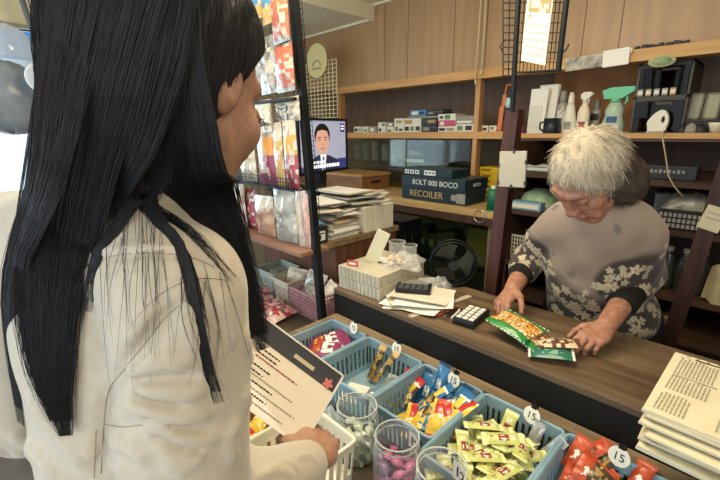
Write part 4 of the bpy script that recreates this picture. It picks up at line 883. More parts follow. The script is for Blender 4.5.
part('back_grid', b, m_bmet, t)
# ---- snack pouches
def pouch(nm, lab, loc, w_, h_, d_, bands, mats_, rot=(0, 0, 0), cat='snack', group=None, seal=.06, crin=.004, seed=0, spk=.3):
    mats_ = list(mats_)+[m_spk]
    """pillow pack: bands = [(v_from, material index)] from the bottom up"""
    def mi(u, v):
        r = 0
        for v0, m in bands:
            if v >= v0: r = m
        if spk and .08 < v < .92 and (math.sin((int(u*7)+seed)*127.1+(int(v*13)+seed)*311.7)*43758.5) % 1 < spk: r = len(mats_)-1
        return r
    def side(s):
        def f(u, v):
            e = max(0, math.sin(PI*u))**.6*max(0, math.sin(PI*min(1, max(0, (v-seal)/(1-2*seal)))))**.5 if seal < v < 1-seal else 0
            c = crin*mnoise.noise(Vector((u*5+seed, v*7, s*3)))*min(1, e*2)
            return ((u-.5)*w_*(1-.06*e), -s*(d_/2*e+c*(e > 0)+.0004), v*h_)
        return f
    b = B(); b.grid(side(1), 10, 14, mi); f2 = side(-1); b.grid(lambda u, v: f2(1-u, v), 10, 14, lambda u, v: mi(1-u, v))
    return solo(nm, b, mats_, lab, cat, loc, rot, group)
m_foil = mat('foil_silver', '#c7c4bb', .25, .6, 30, '#6f6c66', bump=.3); m_pko = mat('pack_orange', '#c9694a', .35, 0, 22, '#b3543c', coat=.4); m_pkb = mat('pack_blue', '#4a83a8', .35, coat=.3); m_pky = mat('pack_gold', '#c39a45', .35, coat=.3)
m_pkr = mat('pack_red', '#a63845', .3, 0, 26, '#8e2f3d', coat=.4); m_pkc = mat('pack_cream', '#d6cdb8', .3, 0, 18, '#b7a68b', coat=.4); m_pkp = mat('pack_pinkwhite', '#d8b3ab', .35, 0, 28, '#b07b77', coat=.4); m_pkg = mat('pack_greywhite', '#b5b5a6', .25, 0, 14, '#7e7f74', coat=.5)
m_juiceo = mat('juice_orange', '#e0912f', .25, coat=.5); m_juicer = mat('juice_plum', '#8e2f4a', .25, coat=.5); m_clearbag = clear_mat('bag_clear', '#efece2', .3, .12); m_pkt = mat('pack_tan', '#c2a27c', .35, 0, 16, '#94614f', coat=.4)
m_spk = mat('pack_speckle', '#d9cdb6', .2, .15, 40, '#a08a78', coat=.5)
def rackpouch(p0, y0, p1, y1, Y, lab, bands, mats_, d_=.03, zbase=None, **k):
    x0, x1, z0, z1 = spanbox(p0, y0, p1, y1, Y)
    if zbase is not None: z0 = zbase
    return pouch('snack_pouch', lab, ((x0+x1)/2, Y, z0), x1-x0, z1-z0, d_, bands, mats_, (0, -.04, 0), 'snack pack', **k)
yh = YRK-.03
rackpouch(243, -12, 262, 22, yh+.03, 'blue and gold header card pack hung highest on the snack rack', [(0, 1), (.45, 0)], [m_pkb, m_pky], .02, group=None)
rackpouch(262, -12, 274, 24, yh+.02, 'gold card with blue top hung beside the upper orange pack', [(0, 1), (.5, 0)], [m_pkb, m_pky], .012)
rackpouch(272, -8, 289, 43, yh-.02, 'upper orange snack pack with a white dot by the black post', [(0, 1), (.06, 0), (.3, 0)], [m_pko, m_foil], .03, seed=2)
x0, x1, z0, z1 = spanbox(277, 24, 280, 27, yh-.04)
rackpouch(276, 40, 294, 92, yh-.01, 'lower orange snack pack hung right by the black post', [(0, 1), (.1, 0), (.93, 1)], [m_pko, m_foil], .03, seed=5)
rackpouch(260, 36, 276, 94, yh, 'crinkled silver foil pack hung left of the orange packs', [(0, 0)], [m_foil], .03, seed=8, crin=.012)
rackpouch(250, 30, 261, 92, yh+.01, 'crinkled silver foil pack hung closest to the face', [(0, 0)], [m_foil], .03, seed=11, crin=.012)
zsh = z2+.0025
ys = YRK-.0
rackpouch(257, 100, 275, 171, ys-.03, 'clear pouch with orange over plum drink on the wire shelf', [(0, 1), (.34, 0), (.62, 2)], [m_juiceo, m_juicer, m_pkc], .034, zsh, seed=3)
rackpouch(275.5, 122, 284, 174, ys-.03, 'narrow gold snack pack beside the plum drink pouch', [(0, 0), (.7, 1)], [m_pky, m_pkc], .03, zsh, seed=4)
rackpouch(285, 120, 298, 176, ys-.03, 'gold-topped red pack on the wire shelf nearest the post', [(0, 1), (.5, 0), (.8, 2)], [m_pky, m_pkr, m_pkc], .034, zsh, seed=6)
rackpouch(241, 145, 256, 173, ys-.03, 'white crinkled pack on the wire shelf closest to the face', [(0, 0)], [m_pkc], .034, zsh, seed=9, crin=.01)
zsh = zw+.0088
rackpouch(227, 184, 246, 228, ys-.01, 'tan and pink snack bag at the left of the wooden shelf', [(0, 1), (.5, 0)], [m_pkt, m_pkp], .05, zsh, seed=13, crin=.01)
rackpouch(247, 190, 257, 230, ys+.015, 'dark red narrow snack bag second on the wooden shelf', [(0, 0)], [m_pkr], .03, zsh, seed=14)
rackpouch(257, 196, 275, 235, ys-.01, 'beige patterned snack bag in the middle of the wooden shelf', [(0, 0), (.7, 1)], [m_pkt, m_pkc], .05, zsh, seed=15, crin=.01)
rackpouch(276, 189, 297, 241, ys-.01, 'large crinkled clear-grey bag right on the wooden shelf', [(0, 0)], [m_pkg], .05, zsh, seed=16, crin=.014)
rackpouch(298, 188, 304.5, 243, ys-.01, 'cream stick pack left of its pink twin by the post', [(0, 0)], [m_pkc], .03, zsh, seed=17)
rackpouch(305, 190, 311, 246, ys-.01, 'pink stick pack touching the black post', [(0, 0)], [m_pkp], .03, zsh, seed=18)
rackpouch(262, 104, 271, 132, ys-.055, 'small clear-looking white pack hung in front of the drink pouch', [(0, 0)], [m_pkc], .012, None, seed=21, crin=.01)
rackpouch(276, 98, 287, 124, ys-.02, 'silver foil pack hung above the narrow gold pack', [(0, 0)], [m_foil], .02, None, seed=23, crin=.012)
rackpouch(288, 96, 300, 121, ys-.02, 'cream foil pack hung above the gold-topped red pack', [(0, 0)], [m_pkc], .02, None, seed=24, crin=.012)
# dark hooks hanging under the wire lip
solo('white_pouch_row', B().box((.3, .03, .018), (0, 0, .009), bev=.004), m_pkp, 'low pink and white strip along the wire shelf edge', 'snack strip', (lean(1.22)-.2, YRK-.052, z2+.0025)) if False else None
# ---- wall things left of the shelf: cream disc sign and wire grid
x0, x1, z0, z1 = spanbox(304, 62, 337, 118, 1.9)
t = thing('wire_grid_rack', 'cream wire grid panel hanging behind the black rack post', 'panel', (0, 0, 0))
b = B(); wire_frame(b, Vector((x0, 1.9, z1)), Vector((x0, 1.9, z0)), Vector((x1, 1.9, z1)), Vector((x1, 1.9, z0)), 9, 14, .003); part('wire_grid', b, mat('cream_wire', '#d5c89c', .5), t)
part('hook', B().rod((x0+.03, 1.9, z1), (x0+.03, 1.9, ZC1), .002, 6), m_bmet, t)
x0, x1, z0, z1 = spanbox(305, 43, 327, 78, 1.86)
t = thing('round_fan_card', 'round cream card with small dark emblem above the wire grid', 'card', ((x0+x1)/2, 1.87, (z0+z1)/2)); rr = (z1-z0)/2
part('disc', B().cyl(rr, rr, .004, TR((0, 0, 0), (PI/2, 0, 0)), 36), mat('cream_disc', '#cdbf86', .6), t)
part('emblem', B().tube([(rr*.4*math.cos(PI*i/10), -.005, -.3*rr+rr*.3*math.sin(PI*i/10)) for i in range(11)], .004, 6), m_npd, t); part('emblem', B().box((rr*.9, .001, .012), (0, -.0045, -.45*rr)), m_npd, t)
# ================================================================ sweet baskets
m_blue = mat('basket_blue', '#8aa7b3', .4, 0, 9, '#7893a0'); m_wb = mat('basket_ivory', '#e0dac6', .4); m_gb2 = mat('basket_greygreen', '#9aa096', .5); m_pb = mat('basket_pink', '#b98a90', .5)
def slot_basket(name, lab, x0, x1, y0, y1, z, h, m, taper=.92, n_long=11, group=None, rim=.016, band=.022):
    t = thing(name, lab, 'basket', ((x0+x1)/2, (y0+y1)/2, z), (0, 0, 0), group)
    w, d = x1-x0, y1-y0; th = .0028
    def P(s, e, v):      # point on the wall ring: side s, position e (0..1), height v (0..1)
        k = taper+(1-taper)*v; W, D = w/2*k, d/2*k
        q = [(-W+2*W*e, -D), (W, -D+2*D*e), (W-2*W*e, D), (-W, D-2*D*e)][s]
        return Vector((q[0], q[1], v*h))
    nrm = [Vector((0, -1, 0)), Vector((1, 0, 0)), Vector((0, 1, 0)), Vector((-1, 0, 0))]
    def panel(b, s, e0, e1, v0, v1):
        o = [P(s, e0, v0), P(s, e1, v0), P(s, e1, v1), P(s, e0, v1)]; i_ = [p-nrm[s]*th for p in o]
        b.add(o+i_, [(0, 1, 2, 3), (7, 6, 5, 4), (0, 4, 5, 1), (1, 5, 6, 2), (2, 6, 7, 3), (3, 7, 4, 0)])
    b = B()
    for s in range(4):
        n = n_long if s % 2 == 0 else max(4, int(n_long*d/w))
        panel(b, s, 0, 1, 0, band/h); panel(b, s, 0, 1, 1-.24, 1)
        for k in range(n+1):
            e = (k)/n; ew = .26/n; panel(b, s, max(0, e-ew), min(1, e+ew), band/h, 1-.24)
    part('slatted_wall', b, m, t)
    part('base', B().box((w*taper, d*taper, .003), (0, 0, .0015)), m, t)
    r_ = B(); hw, hd = w/2+.002, d/2+.002; pts = []
    for cx_, cy_, a0 in ((hw-.012, -hd+.012, -PI/2), (hw-.012, hd-.012, 0), (-hw+.012, hd-.012, PI/2), (-hw+.012, -hd+.012, PI)):
        for i in range(5): a = a0+PI/2*i/4; pts.append((cx_+.012*math.cos(a), cy_+.012*math.sin(a), h))
    r_.tube(pts, .0042, 8, closed=True, ref=(0, 0, 1)); part('rim', r_, m, t)
    return t
BX = [(-1.034, -.862), (-.850, -.632), (-.620, -.434), (-.424, -.232), (-.222, -.006)]
BY = (.632, .862); HB = .108; zb0 = ZT+.0005
blab = ['pale blue slotted basket with purple snack bags at the far left', 'pale blue slotted basket holding two gold stick snacks', 'pale blue slotted basket full of blue and red-tipped sticks', 'pale blue slotted basket heaped with pale yellow bars', 'pale blue slotted basket with orange packs nearest the newspapers']
for i_, ((x0, x1), lab) in enumerate(zip(BX, blab)): slot_basket('sweet_basket', lab, x0, x1, BY[0]-.045*(i_ > 2), BY[1], zb0, HB, m_blue, n_long=12, group='blue sweet baskets before the counter')
slot_basket('sweet_basket', 'ivory slotted basket under the hand holding the card', -.712, -.548, .308, .512, zb0, .108, m_wb, n_long=8)
slot_basket('toy_basket', 'grey-green slotted basket under the snack rack at its left', -1.66, -1.5, .91, 1.06, .6755, .115, m_gb2, n_long=9)
slot_basket('toy_basket', 'cream slotted basket between the grey-green and pink ones', -1.485, -1.37, .90, 1.06, .6755, .11, mat('basket_cream', '#b9ae9a', .5), n_long=8)
lattice_basket('toy_basket', 'pink lattice basket behind the foot of the black rack post', -1.355, -1.165, .90, 1.06, .6755, .1, m_pb, 12, 6)
# ---- price tags
m_tag = mat('tag_white', '#e4e0d2', .5)
def price_tag(px, py, num, lab, r=.0205, y=.857, tilt=-.25, z=None):
    q = aty(px, py, y)
    t = thing('price_tag', lab, 'tag', (q.x, y-.006, q.z), (tilt, 0, -.15), 'round price tags clipped to the blue baskets')
    part('disc', B().cyl(r, r, .0012, TR((0, 0, 0), (PI/2, 0, 0)), 32), m_tag, t)
    lettering(num, r*1.15, m_ink, t, (0, -.0016, -.001), (PI/2, 0, 0), .0003, 'number')
    part('clip', B().box((.014, .01, .011), (.001, .003, r+.001), bev=.002), m_black, t)
    part('clip_wire', B().tube([(-.005, -.004, r+.006), (-.006, -.007, r+.014), (0, -.007, r+.018), (.006, -.007, r+.014), (.005, -.004, r+.006)], .0009, 6), m_bmet, t)
for a in ((355, 327, '15', 'round white price tag on the basket of purple bags'), (398, 348, '15', 'round white price tag on the basket of gold sticks'), (455, 379, '15', 'round white price tag on the basket of blue sticks'), (533, 414, '15', 'round white price tag on the basket of yellow bars'), (620, 455, '15', 'round white price tag on the basket of orange packs')): price_tag(*a)
# ---- packs
def packmesh(name, w_, h_, d_, mi, mats_, seal=.1, crin=.002, seed=0, nu=10, nv=20, zig=True):
    b = B()
    def side(s):
        def f(u, v):
            e = max(0, math.sin(PI*u))**.6*max(0, math.sin(PI*(v-seal)/(1-2*seal)))**.4 if seal < v < 1-seal else 0
            fl = 1.08 if e == 0 else 1-.1*e
            c = crin*mnoise.noise(Vector((u*4+seed, v*9, s*3+seed)))*min(1, 3*e)
            zz = (.0015*(1 if int(u*nu+.5) % 2 else -1) if zig and (v < .001 or v > .999) else 0)
            return ((u-.5)*w_*fl, (v-.5)*h_+zz, s*(d_/2*e+c)+.0003*s)
        return f
    g1, g2 = side(1), side(-1)
    b.grid(g1, nu, nv, mi); b.grid(lambda u, v: g2(1-u, v), nu, nv, lambda u, v: mi(1-u, v))
    return b.mesh(name, mats_)
m_yel = mat('wrap_yellow', '#c9cb7c', .4, 0, 60, '#bcbf6e', coat=.15); m_yel2 = mat('wrap_yellow_pale', '#e6e5a8', .35); m_wred = mat('wrap_darkred', '#8e3b34', .4); m_wbl = mat('wrap_blue', '#2f6f9f', .3, 0, 40, '#27608d', coat=.4); m_wnavy = mat('wrap_navy', '#1f3a5c', .3, coat=.4)
m_wye = mat('wrap_strongyellow', '#e0b93a', .35, coat=.3); m_wr = mat('wrap_red', '#b8302f', .35, coat=.3); m_wwh = mat('wrap_white', '#e2dfd3', .35); m_wor = mat('wrap_orange', '#c4522f', .4, 0, 50, '#a8411f', coat=.25); m_wbr = mat('wrap_brown', '#4b382c', .4, 0, 40, '#2f241d', coat=.3); m_wgo = mat('wrap_goldprint', '#b08f3f', .35, 0, 50, '#7c5a2a', coat=.3)
m_wpu = mat('wrap_purple', '#8a3a5f', .35, 0, 30, '#73294f', coat=.3); m_wpk = mat('wrap_pink', '#d0709a', .3, 0, 30, '#b85a86', coat=.4); m_wsil = mat('wrap_silver', '#c4c6c4', .25, .4, 40, '#90938f')
def hsh(u, v, s=1): return (math.sin(u*127.1*s+v*311.7)*43758.5) % 1
def mi_yel(u, v):
    if v < .1 or v > .9: return 1
    if .2 < u < .8 and .42 < v < .66: return 2 if hsh(int(u*10), int(v*20)) > .2 else 3
    if .25 < u < .75 and .7 < v < .82: return 3 if hsh(int(u*10), int(v*20)) > .5 else 0
    if .3 < u < .7 and .2 < v < .3: return 4 if hsh(int(u*10), int(v*20), 2) > .6 else 0
    return 0
yel = packmesh('snack_bar', .029, .09, .014, mi_yel, [m_yel, m_yel2, m_wred, m_wwh, m_wgo])
def mi_stick(u, v):
    if v > .86: return 1
    if v > .8: return 2
    if v > .6: return 0 if .15 < u < .85 else 3
    if v > .22: return 4 if hsh(int(u*8), int(v*20)) > .45 else (0 if hsh(int(u*9), int(v*18), 3) > .4 else 2)
    return 0
stick = packmesh('snack_stick', .035, .125, .018, mi_stick, [m_wye, m_wr, m_wwh, m_wbr, m_wgo])
def mi_stick2(u, v):
    if v > .86: return 1
    if v > .82: return 2
    if v > .6: return 0 if .15 < u < .85 else 1
    if .3 < v < .55: return 4 if hsh(int(u*8), int(v*20)) > .5 else 3
    return 1 if hsh(int(u*6), int(v*12)) > .6 else 0
stick2 = packmesh('snack_stick', .037, .118, .018, mi_stick2, [m_wye, m_wbl, m_wwh, m_wbr, m_wgo])
bluep = packmesh('snack_pack', .042, .115, .018, lambda u, v: 1 if v < .1 or v > .9 else (2 if .3 < u < .7 and .35 < v < .6 and hsh(int(u*8), int(v*18)) > .4 else 0), [m_wbl, m_wnavy, m_wwh])
redyel = packmesh('snack_pack', .04, .1, .018, lambda u, v: 1 if (v > .55 and .2 < u < .8) or v < .06 else (2 if hsh(int(u*7), int(v*14)) > .85 else 0), [m_wye, m_wr, m_wwh])
def put(name, me, lab, loc, rot, cat='snack', group=None): return tag(part(name, me, None, None, loc, rot), lab, cat, group)
rnd = random.Random(5)
# yellow bars: three loose layers
n = 0; cx_, cy_ = (BX[3][0]+BX[3][1])/2, (BY[0]+BY[1])/2
for L_, (nx, ny) in enumerate(((5, 3), (5, 3), (5, 3), (3, 3))):
    for i in range(nx):
        for j in range(ny):
            x = BX[3][0]+.03+(BX[3][1]-BX[3][0]-.06)*(i+.5)/nx+rnd.uniform(-.006, .006); y = BY[0]-.02+(BY[1]-BY[0]-.01)*(j+.5-.2*L_)/ny+rnd.uniform(-.01, .01)
            rz = rnd.choice((-.75, -.55, -.3, .5, .75, -.9, .2, -.65)); z = zb0+.034+.016*L_+.16*(y-BY[0])
            put('snack_bar', yel, 'pale yellow wrapped snack bar heaped in the second basket from the newspapers', (x, y, z), (rnd.uniform(-.3, .3), rnd.uniform(-.3, .3), rz), 'snack', 'pale yellow snack bars'); n += 1
p = aty(456, 413, .845); put('snack_bar', yel, 'pale yellow bar standing upright in the back left corner of its basket', (p.x, .835, p.z-.01), (1.25, .1, .1))
p = aty(510, 425, .84); put('snack_bar', yel, 'pale yellow bar leaning upright just left of two silver sticks', (p.x, .82, p.z), (1.0, .2, .2))
silv = packmesh('snack_stick', .026, .085, .013, lambda u, v: 1 if .3 < u < .7 and .6 < v < .85 else 0, [m_wsil, m_cg])
p = aty(537, 432, .84); put('silver_stick', silv, 'silver wrapped stick standing under the tag among the yellow bars', (p.x, .83, p.z-.012), (1.2, .1, -.1))
p = aty(556, 446, .83); put('silver_stick', silv, 'silver wrapped stick in the right corner of the yellow bar basket', (p.x-.006, .815, p.z-.008), (.95, .3, -.5))
# blue and red-tipped sticks
x0 = BX[2][0]; c3 = [
 ('snack_pack', bluep, 'deep blue pack standing at the back left of its basket', (412, 388), .845, (1.15, .3, .1)),
 ('snack_pack', bluep, 'bright blue pack standing at the back right of its basket', (441, 383), .848, (1.2, -.1, -.2)),
 ('snack_pack', bluep, 'blue pack lying in the middle of the blue stick basket', (436, 403), .80, (.35, .2, -.9)),
 ('snack_pack', bluep, 'blue pack at the right wall of its basket', (455, 402), .80, (.6, -.2, -.4)),
 ('snack_stick', stick, 'red-tipped yellow stick leaning at the left of its basket', (407, 395), .78, (.75, .1, -.3)),
 ('snack_stick', stick2, 'blue-tipped yellow stick lying across the middle of the basket', (434, 398), .775, (.6, -.1, -.75)),
 ('snack_stick', stick2, 'blue-tipped yellow stick leaning at the right of its basket', (455, 410), .765, (.6, -.1, -.35)),
 ('snack_pack', redyel, 'red and yellow pack at the near left of the blue stick basket', (425, 418), .725, (.5, .2, -.2)),
 ('snack_pack', redyel, 'red and yellow pack in the near middle of the blue stick basket', (438, 417), .73, (.45, -.2, .25)),
 ('snack_pack', redyel, 'yellow and red pack at the near right of the blue stick basket', (449, 420), .735, (.4, -.3, .6)),
 ('snack_pack', bluep, 'blue pack wedged upright in the back middle of the blue stick basket', (427, 390), .83, (1.0, .2, .35)),
 ('snack_stick', stick, 'red-tipped stick standing by the left wall behind the others', (402, 390), .80, (.9, .2, .15)),
 ('snack_pack', redyel, 'red and yellow pack at the front left corner of the blue stick basket', (413, 421), .71, (.35, .1, .5)),
 ('snack_pack', redyel, 'yellow and red pack right in front of the blue pack by the wall', (459, 414), .755, (.5, -.2, -.5)),
 ('snack_stick', stick2, 'blue-tipped stick lying low between the red and yellow packs', (432, 411), .745, (.3, .1, .3)),
 ('snack_stick', stick, 'red-tipped yellow stick lying lowest in the blue stick basket', (417, 412), .75, (.25, .1, -.4))]
for nm, me, lab, (px, py), y, rot in c3:
    p = aty(px, py, y); z = max(p.z, zb0+.02); p = atz(px, py, z); put(nm, me, lab, (p.x, p.y, z), rot)
# gold sticks, crumpled wrapper, card
goldst = packmesh('snack_stick', .026, .115, .016, lambda u, v: 1 if v > .84 else (2 if hsh(int(u*8), int(v*22)) > .5 else 0), [m_wbr, mat('wrap_goldtip', '#bf9a5c', .35), m_wgo])
p = aty(377, 362, .82); put('snack_stick', goldst, 'gold-tipped brown stick at the left in its basket', (p.x, .82, p.z), (1.05, .05, -.05))
p = aty(387, 366, .80); put('snack_stick', goldst, 'gold-tipped brown stick leaning right in its basket', (p.x, .795, p.z), (.85, .05, -.45))
put('wrapper', packmesh('wrapper', .05, .05, .02, lambda u, v: 0, [m_clearbag], crin=.012, seed=3), 'crumpled clear wrapper at the back of the gold stick basket', (-.70, .82, zb0+.03), (.3, .2, .4), 'wrapper')
put('wrapper', packmesh('wrapper', .06, .05, .02, lambda u, v: 0, [m_wsil], crin=.012, seed=9), 'crumpled silver wrapper on the bottom of the gold stick basket', (-.685, .74, zb0+.022), (.1, .2, .9), 'wrapper')
solo('white_card', B().box((.07, .09, .002)), m_white, 'small white card on the bottom of the gold stick basket', 'card', (-.775, .72, zb0+.006), (0, 0, .35))
# purple bags
def mi_pur(u, v):
    if v < .08 or v > .92: return 0
    if .12 < u < .88 and .38 < v < .68: return 1 if hsh(int(u*9), int(v*9), 2) > .3 else 0
    if .2 < u < .8 and v < .34: return 2 if hsh(int(u*6), int(v*10)) > .4 else 3
    return 0
pur = packmesh('snack_bag', .1, .13, .03, mi_pur, [m_wpu, m_wwh, m_wor, m_wye], nu=16, seed=2, crin=.004)
x0, x1 = BX[0]
for k, (px, py, z, rot, lab) in enumerate(((342, 336, .715, (.2, .1, -.5), 'purple snack bag with white print at the back of the far left basket'), (327, 348, .71, (.1, .1, -.9), 'purple and orange snack bag in the middle of the far left basket'), (318, 352, .69, (.1, -.1, -1.2), 'purple snack bag lowest in the far left basket'))):
    p = atz(px, py, z); put('snack_bag', pur, lab, (min(max(p.x, x0+.065), x1-.065), min(max(p.y, BY[0]+.07), BY[1]-.07), z), rot)
# orange packs
orp = packmesh('snack_pack', .034, .078, .016, lambda u, v: 1 if .25 < u < .75 and .3 < v < .6 and hsh(int(u*10), int(v*16)) > .45 else 0, [m_wor, m_wwh])
brp = packmesh('snack_pack', .05, .075, .02, lambda u, v: 2 if v > .82 else (1 if hsh(int(u*10), int(v*14)) > .62 else 0), [m_wbr, m_wgo, m_wor])
for k, (px, py, z, rot, me, lab) in enumerate(((575, 452, .735, (.9, .1, -.2), orp, 'orange pack standing at the back left corner of its basket'), (592, 452, .74, (.7, .1, -.8), orp, 'orange pack lying across the back of its basket'), (585, 470, .725, (.6, .5, .2), orp, 'orange pack at the left wall of its basket'), (603, 458, .735, (.6, -.1, -.6), brp, 'orange-edged brown pack right of the orange packs'), (596, 476, .72, (.4, .2, -.3), brp, 'brown and gold pack in the middle of the orange pack basket'), (570, 480, .705, (.3, .3, .1), orp, 'orange pack at the near left of its basket'), (640, 480, .735, (.8, -.1, -.3), orp, 'orange pack alone at the right of its basket'), (618, 486, .70, (.3, .1, .4), brp, 'brown and gold pack at the near right of its basket'))):
    p = atz(px, py, z); put('snack_pack', me, lab, (max(p.x, BX[4][0]+.03), p.y, z), rot)
# ---- clear jars with sweets
m_jar = clear_mat('jar_clear', '#f2f4f0', .05, .06); m_rim = mat('jar_rim', '#e4e4dc', .2, trans=.5)
def twist(name, col, r=.012, l=.02):
    b = B(); pr = [(.009, -l-.012), (.002, -l*.75), (r*.75, -l*.5), (r, 0), (r*.75, l*.5), (.002, l*.75), (.009, l+.012)]
    n = 14; vs = []
    for i in range(n):
        a = 2*PI*i/n
        for k, (q, z) in enumerate(pr):
            rr = q*(1+.35*math.cos(a*5)*(k in (0, 6))); vs.append((z, rr*math.cos(a), rr*math.sin(a)*(.35 if k in (0, 6) else .8)))
    b.add(vs, [(i*7+t, ((i+1) % n)*7+t, ((i+1) % n)*7+t+1, i*7+t+1) for i in range(n) for t in range(6)], 0, True)
    return b.mesh(name, col)
tws = {k: twist('wrapped_sweet', m) for k, m in {'white': mat('sweet_white', '#dcdad0', .3, 0, 60, '#b9c2ae', coat=.5), 'pink': m_wpk, 'mauve': mat('sweet_mauve', '#8d6a94', .3, 0, 50, '#75557c', coat=.5), 'cream': mat('sweet_cream', '#dfc9b6', .3, 0, 50, '#c99a86', coat=.5), 'green': mat('sweet_green', '#a9b98c', .3, 0, 60, '#8ea277', coat=.5)}.items()}
def jar(px, py, rpx, num, lab, kinds, grp, zt_=.775, fill=.5, dy=0):
    q = atz(px, py, zt_); dep = float(np.dot(np.array(q)-CAM, FW)); r = rpx*dep/F; z0 = ZT+.0005; h = zt_-z0
    t = thing('sweet_jar', lab, 'jar', (q.x, q.y+dy, z0), (0, 0, 0), 'clear sweet jars before the blue baskets')
    R_ = r*1.12
    part('wall', B().lathe([(.001, .002), (R_*.93, .002), (R_, .01), (R_, h*.74), (R_*.97, h*.82), (r, h*.88), (r, h)], 40), m_jar, t)
    part('base', B().cyl(R_*.93, R_*.95, .003, n=36), m_jar, t)
    ci_ = lambda zz, q: [((r+q)*math.cos(2*PI*i/40), (r+q)*math.sin(2*PI*i/40), zz) for i in range(40)]
    part('rim', B().tube(ci_(h, .0008), .0018, 8, closed=True), m_rim, t); part('thread_ring', B().tube(ci_(h-.014, .001), .0013, 8, closed=True), m_rim, t)
    a = .4
    if num:
        lb = part('label_paper', B().grid(lambda u, v: ((r*.95)*math.sin(a+(u-.5)*.9), (r*.95)*math.cos(a+(u-.5)*.9), h-.056+.042*v), 6, 1), m_tag, t)
        lettering(num, .03, m_ink, t, ((r*.9)*math.sin(a), (r*.9)*math.cos(a), h-.036), (PI/2, 0, -a), .0003, 'number')
    rn = random.Random(int(px)); n = 0
    for L_ in range(int(fill*h/.018)):
        k = 6 if L_ % 2 == 0 else 5
        for i in range(k):
            aa = 2*PI*i/k+L_*.6; rr = R_*.58*(1 if i else .1)
            kd = kinds[(i+L_) % len(kinds)]
            put('wrapped_sweet', tws[kd], grp % kd, (q.x+rr*math.cos(aa), q.y+dy+rr*math.sin(aa), z0+.017+L_*.0175), (rn.uniform(-.5, .5), rn.uniform(-.5, .5), aa+PI/2+rn.uniform(-.5, .5)), 'sweet', (grp % kd)[:50]); n += 1
jar(357, 405, 19.5, '15', 'open clear jar of pale sweets by the ivory basket', ['white', 'white', 'green'], '%s twist-wrapped sweet in the left clear jar', fill=.62)
jar(397, 435, 21.5, '12', 'open clear jar of pink and mauve sweets in the middle', ['pink', 'pink', 'mauve'], '%s twist-wrapped sweet in the middle clear jar', .785, .6)
jar(442, 466, 24.5, '12', 'open clear jar with number 12 nearest the yellow bars', ['cream', 'cream', 'pink'], '%s twist-wrapped sweet in the near clear jar', .825, .62)
# crumpled clear bags between the card and the jars
m_cbag = clear_mat('bag_bluish', '#dfe8ee', .3, .15)
def crump(nm, lab, loc, w_, d_, h_, m, seed, rz=0, cat='bag'):
    b = B(); f = lambda u, v: ((u-.5)*w_*(1-.1*math.sin(9*v+seed)), (v-.5)*d_*(1-.1*math.sin(8*u+seed)), h_*(math.sin(PI*u)*math.sin(PI*v))**.5*(.75+.5*mnoise.noise(Vector((u*5+seed, v*5, 2)))) if 0 < u < 1 and 0 < v < 1 else 0)
    b.grid(f, 18, 16, smooth=False); b.grid(lambda u, v: ((u-.5)*w_, (.5-v)*d_, 0), 1, 1); return solo(nm, b, m, lab, cat, loc, (0, 0, rz))
crump('clear_bag', 'crumpled clear bag between the ivory basket and the blue baskets', (-.73, .565, ZT+.0006), .13, .09, .075, m_cbag, 2)
crump('clear_bag', 'crumpled bluish bag left of the clear jars behind the card', (-.87, .575, ZT+.0006), .14, .09, .07, mat('bag_paleblue', '#b5c6cf', .2, 0, 25, '#8ea2ae'), 5)
t = thing('brown_tray', 'small orange-brown tray beside the ivory basket under the sleeve', 'tray', (-.82, .42, ZT+.0005)); part('tray_floor', B().box((.15, .16, .004), (0, 0, .002)), m_ck, t); part('tray_wall', B().box((.004, .16, .05), (.073, 0, .027)).box((.004, .16, .05), (-.073, 0, .027)).box((.15, .004, .05), (0, .078, .027)).box((.15, .004, .05), (0, -.078, .027)), mat('tray_orange', '#b9743c', .5), t)
for k, (dx, dy, lab) in enumerate(((-.03, .03, 'red and yellow pack at the back of the orange-brown tray'), (.03, -.03, 'red and yellow pack at the front of the orange-brown tray'))): put('snack_pack', redyel, lab, (-.82+dx, .42+dy, ZT+.026+.012*k), (.15, .1, .6+k))
# ---- under the rack: red bags, tray, bags in the baskets
redb = packmesh('snack_bag', .11, .13, .035, lambda u, v: 1 if hsh(int(u*7), int(v*9)) > .6 else (2 if hsh(int(u*5), int(v*7), 3) > .8 else 0), [m_pkr, m_pkp, m_foil], nu=14, crin=.01, seed=4)
for k, (px, py, z, rot, lab) in enumerate(((262, 292, .705, (.2, .1, .4), 'red crinkled bag at the back of the pile below the rack'), (268, 303, .70, (.1, -.2, -.5), 'red crinkled bag in the middle of the pile below the rack'), (258, 305, .715, (.3, .1, 1.0), 'red crinkled bag at the left of the pile below the rack'), (276, 312, .705, (.1, .2, .1), 'red crinkled bag at the near end of the pile below the rack'))):
    p = atz(px, py, z); put('snack_bag', redb, lab, (p.x, min(p.y, .84), z), rot)
t = thing('cardboard_tray', 'shallow tan cardboard tray left of the blue baskets', 'tray', (-1.15, .62, ZT+.0005), (0, 0, 0)); part('tray_floor', B().box((.16, .17, .003), (0, 0, .0015)), m_ck, t); part('tray_wall', B().box((.004, .17, .09), (.078, 0, .045)).box((.004, .17, .09), (-.078, 0, .045)).box((.16, .004, .09), (0, .083, .045)).box((.16, .004, .09), (0, -.083, .045)), mat('tray_tan', '#a98256', .6), t)
ol = packmesh('snack_pack', .05, .08, .02, lambda u, v: 1 if .2 < u < .8 and .3 < v < .7 and hsh(int(u*8), int(v*12)) > .4 else 0, [mat('wrap_olive', '#8b7a4a', .4), m_wgo])
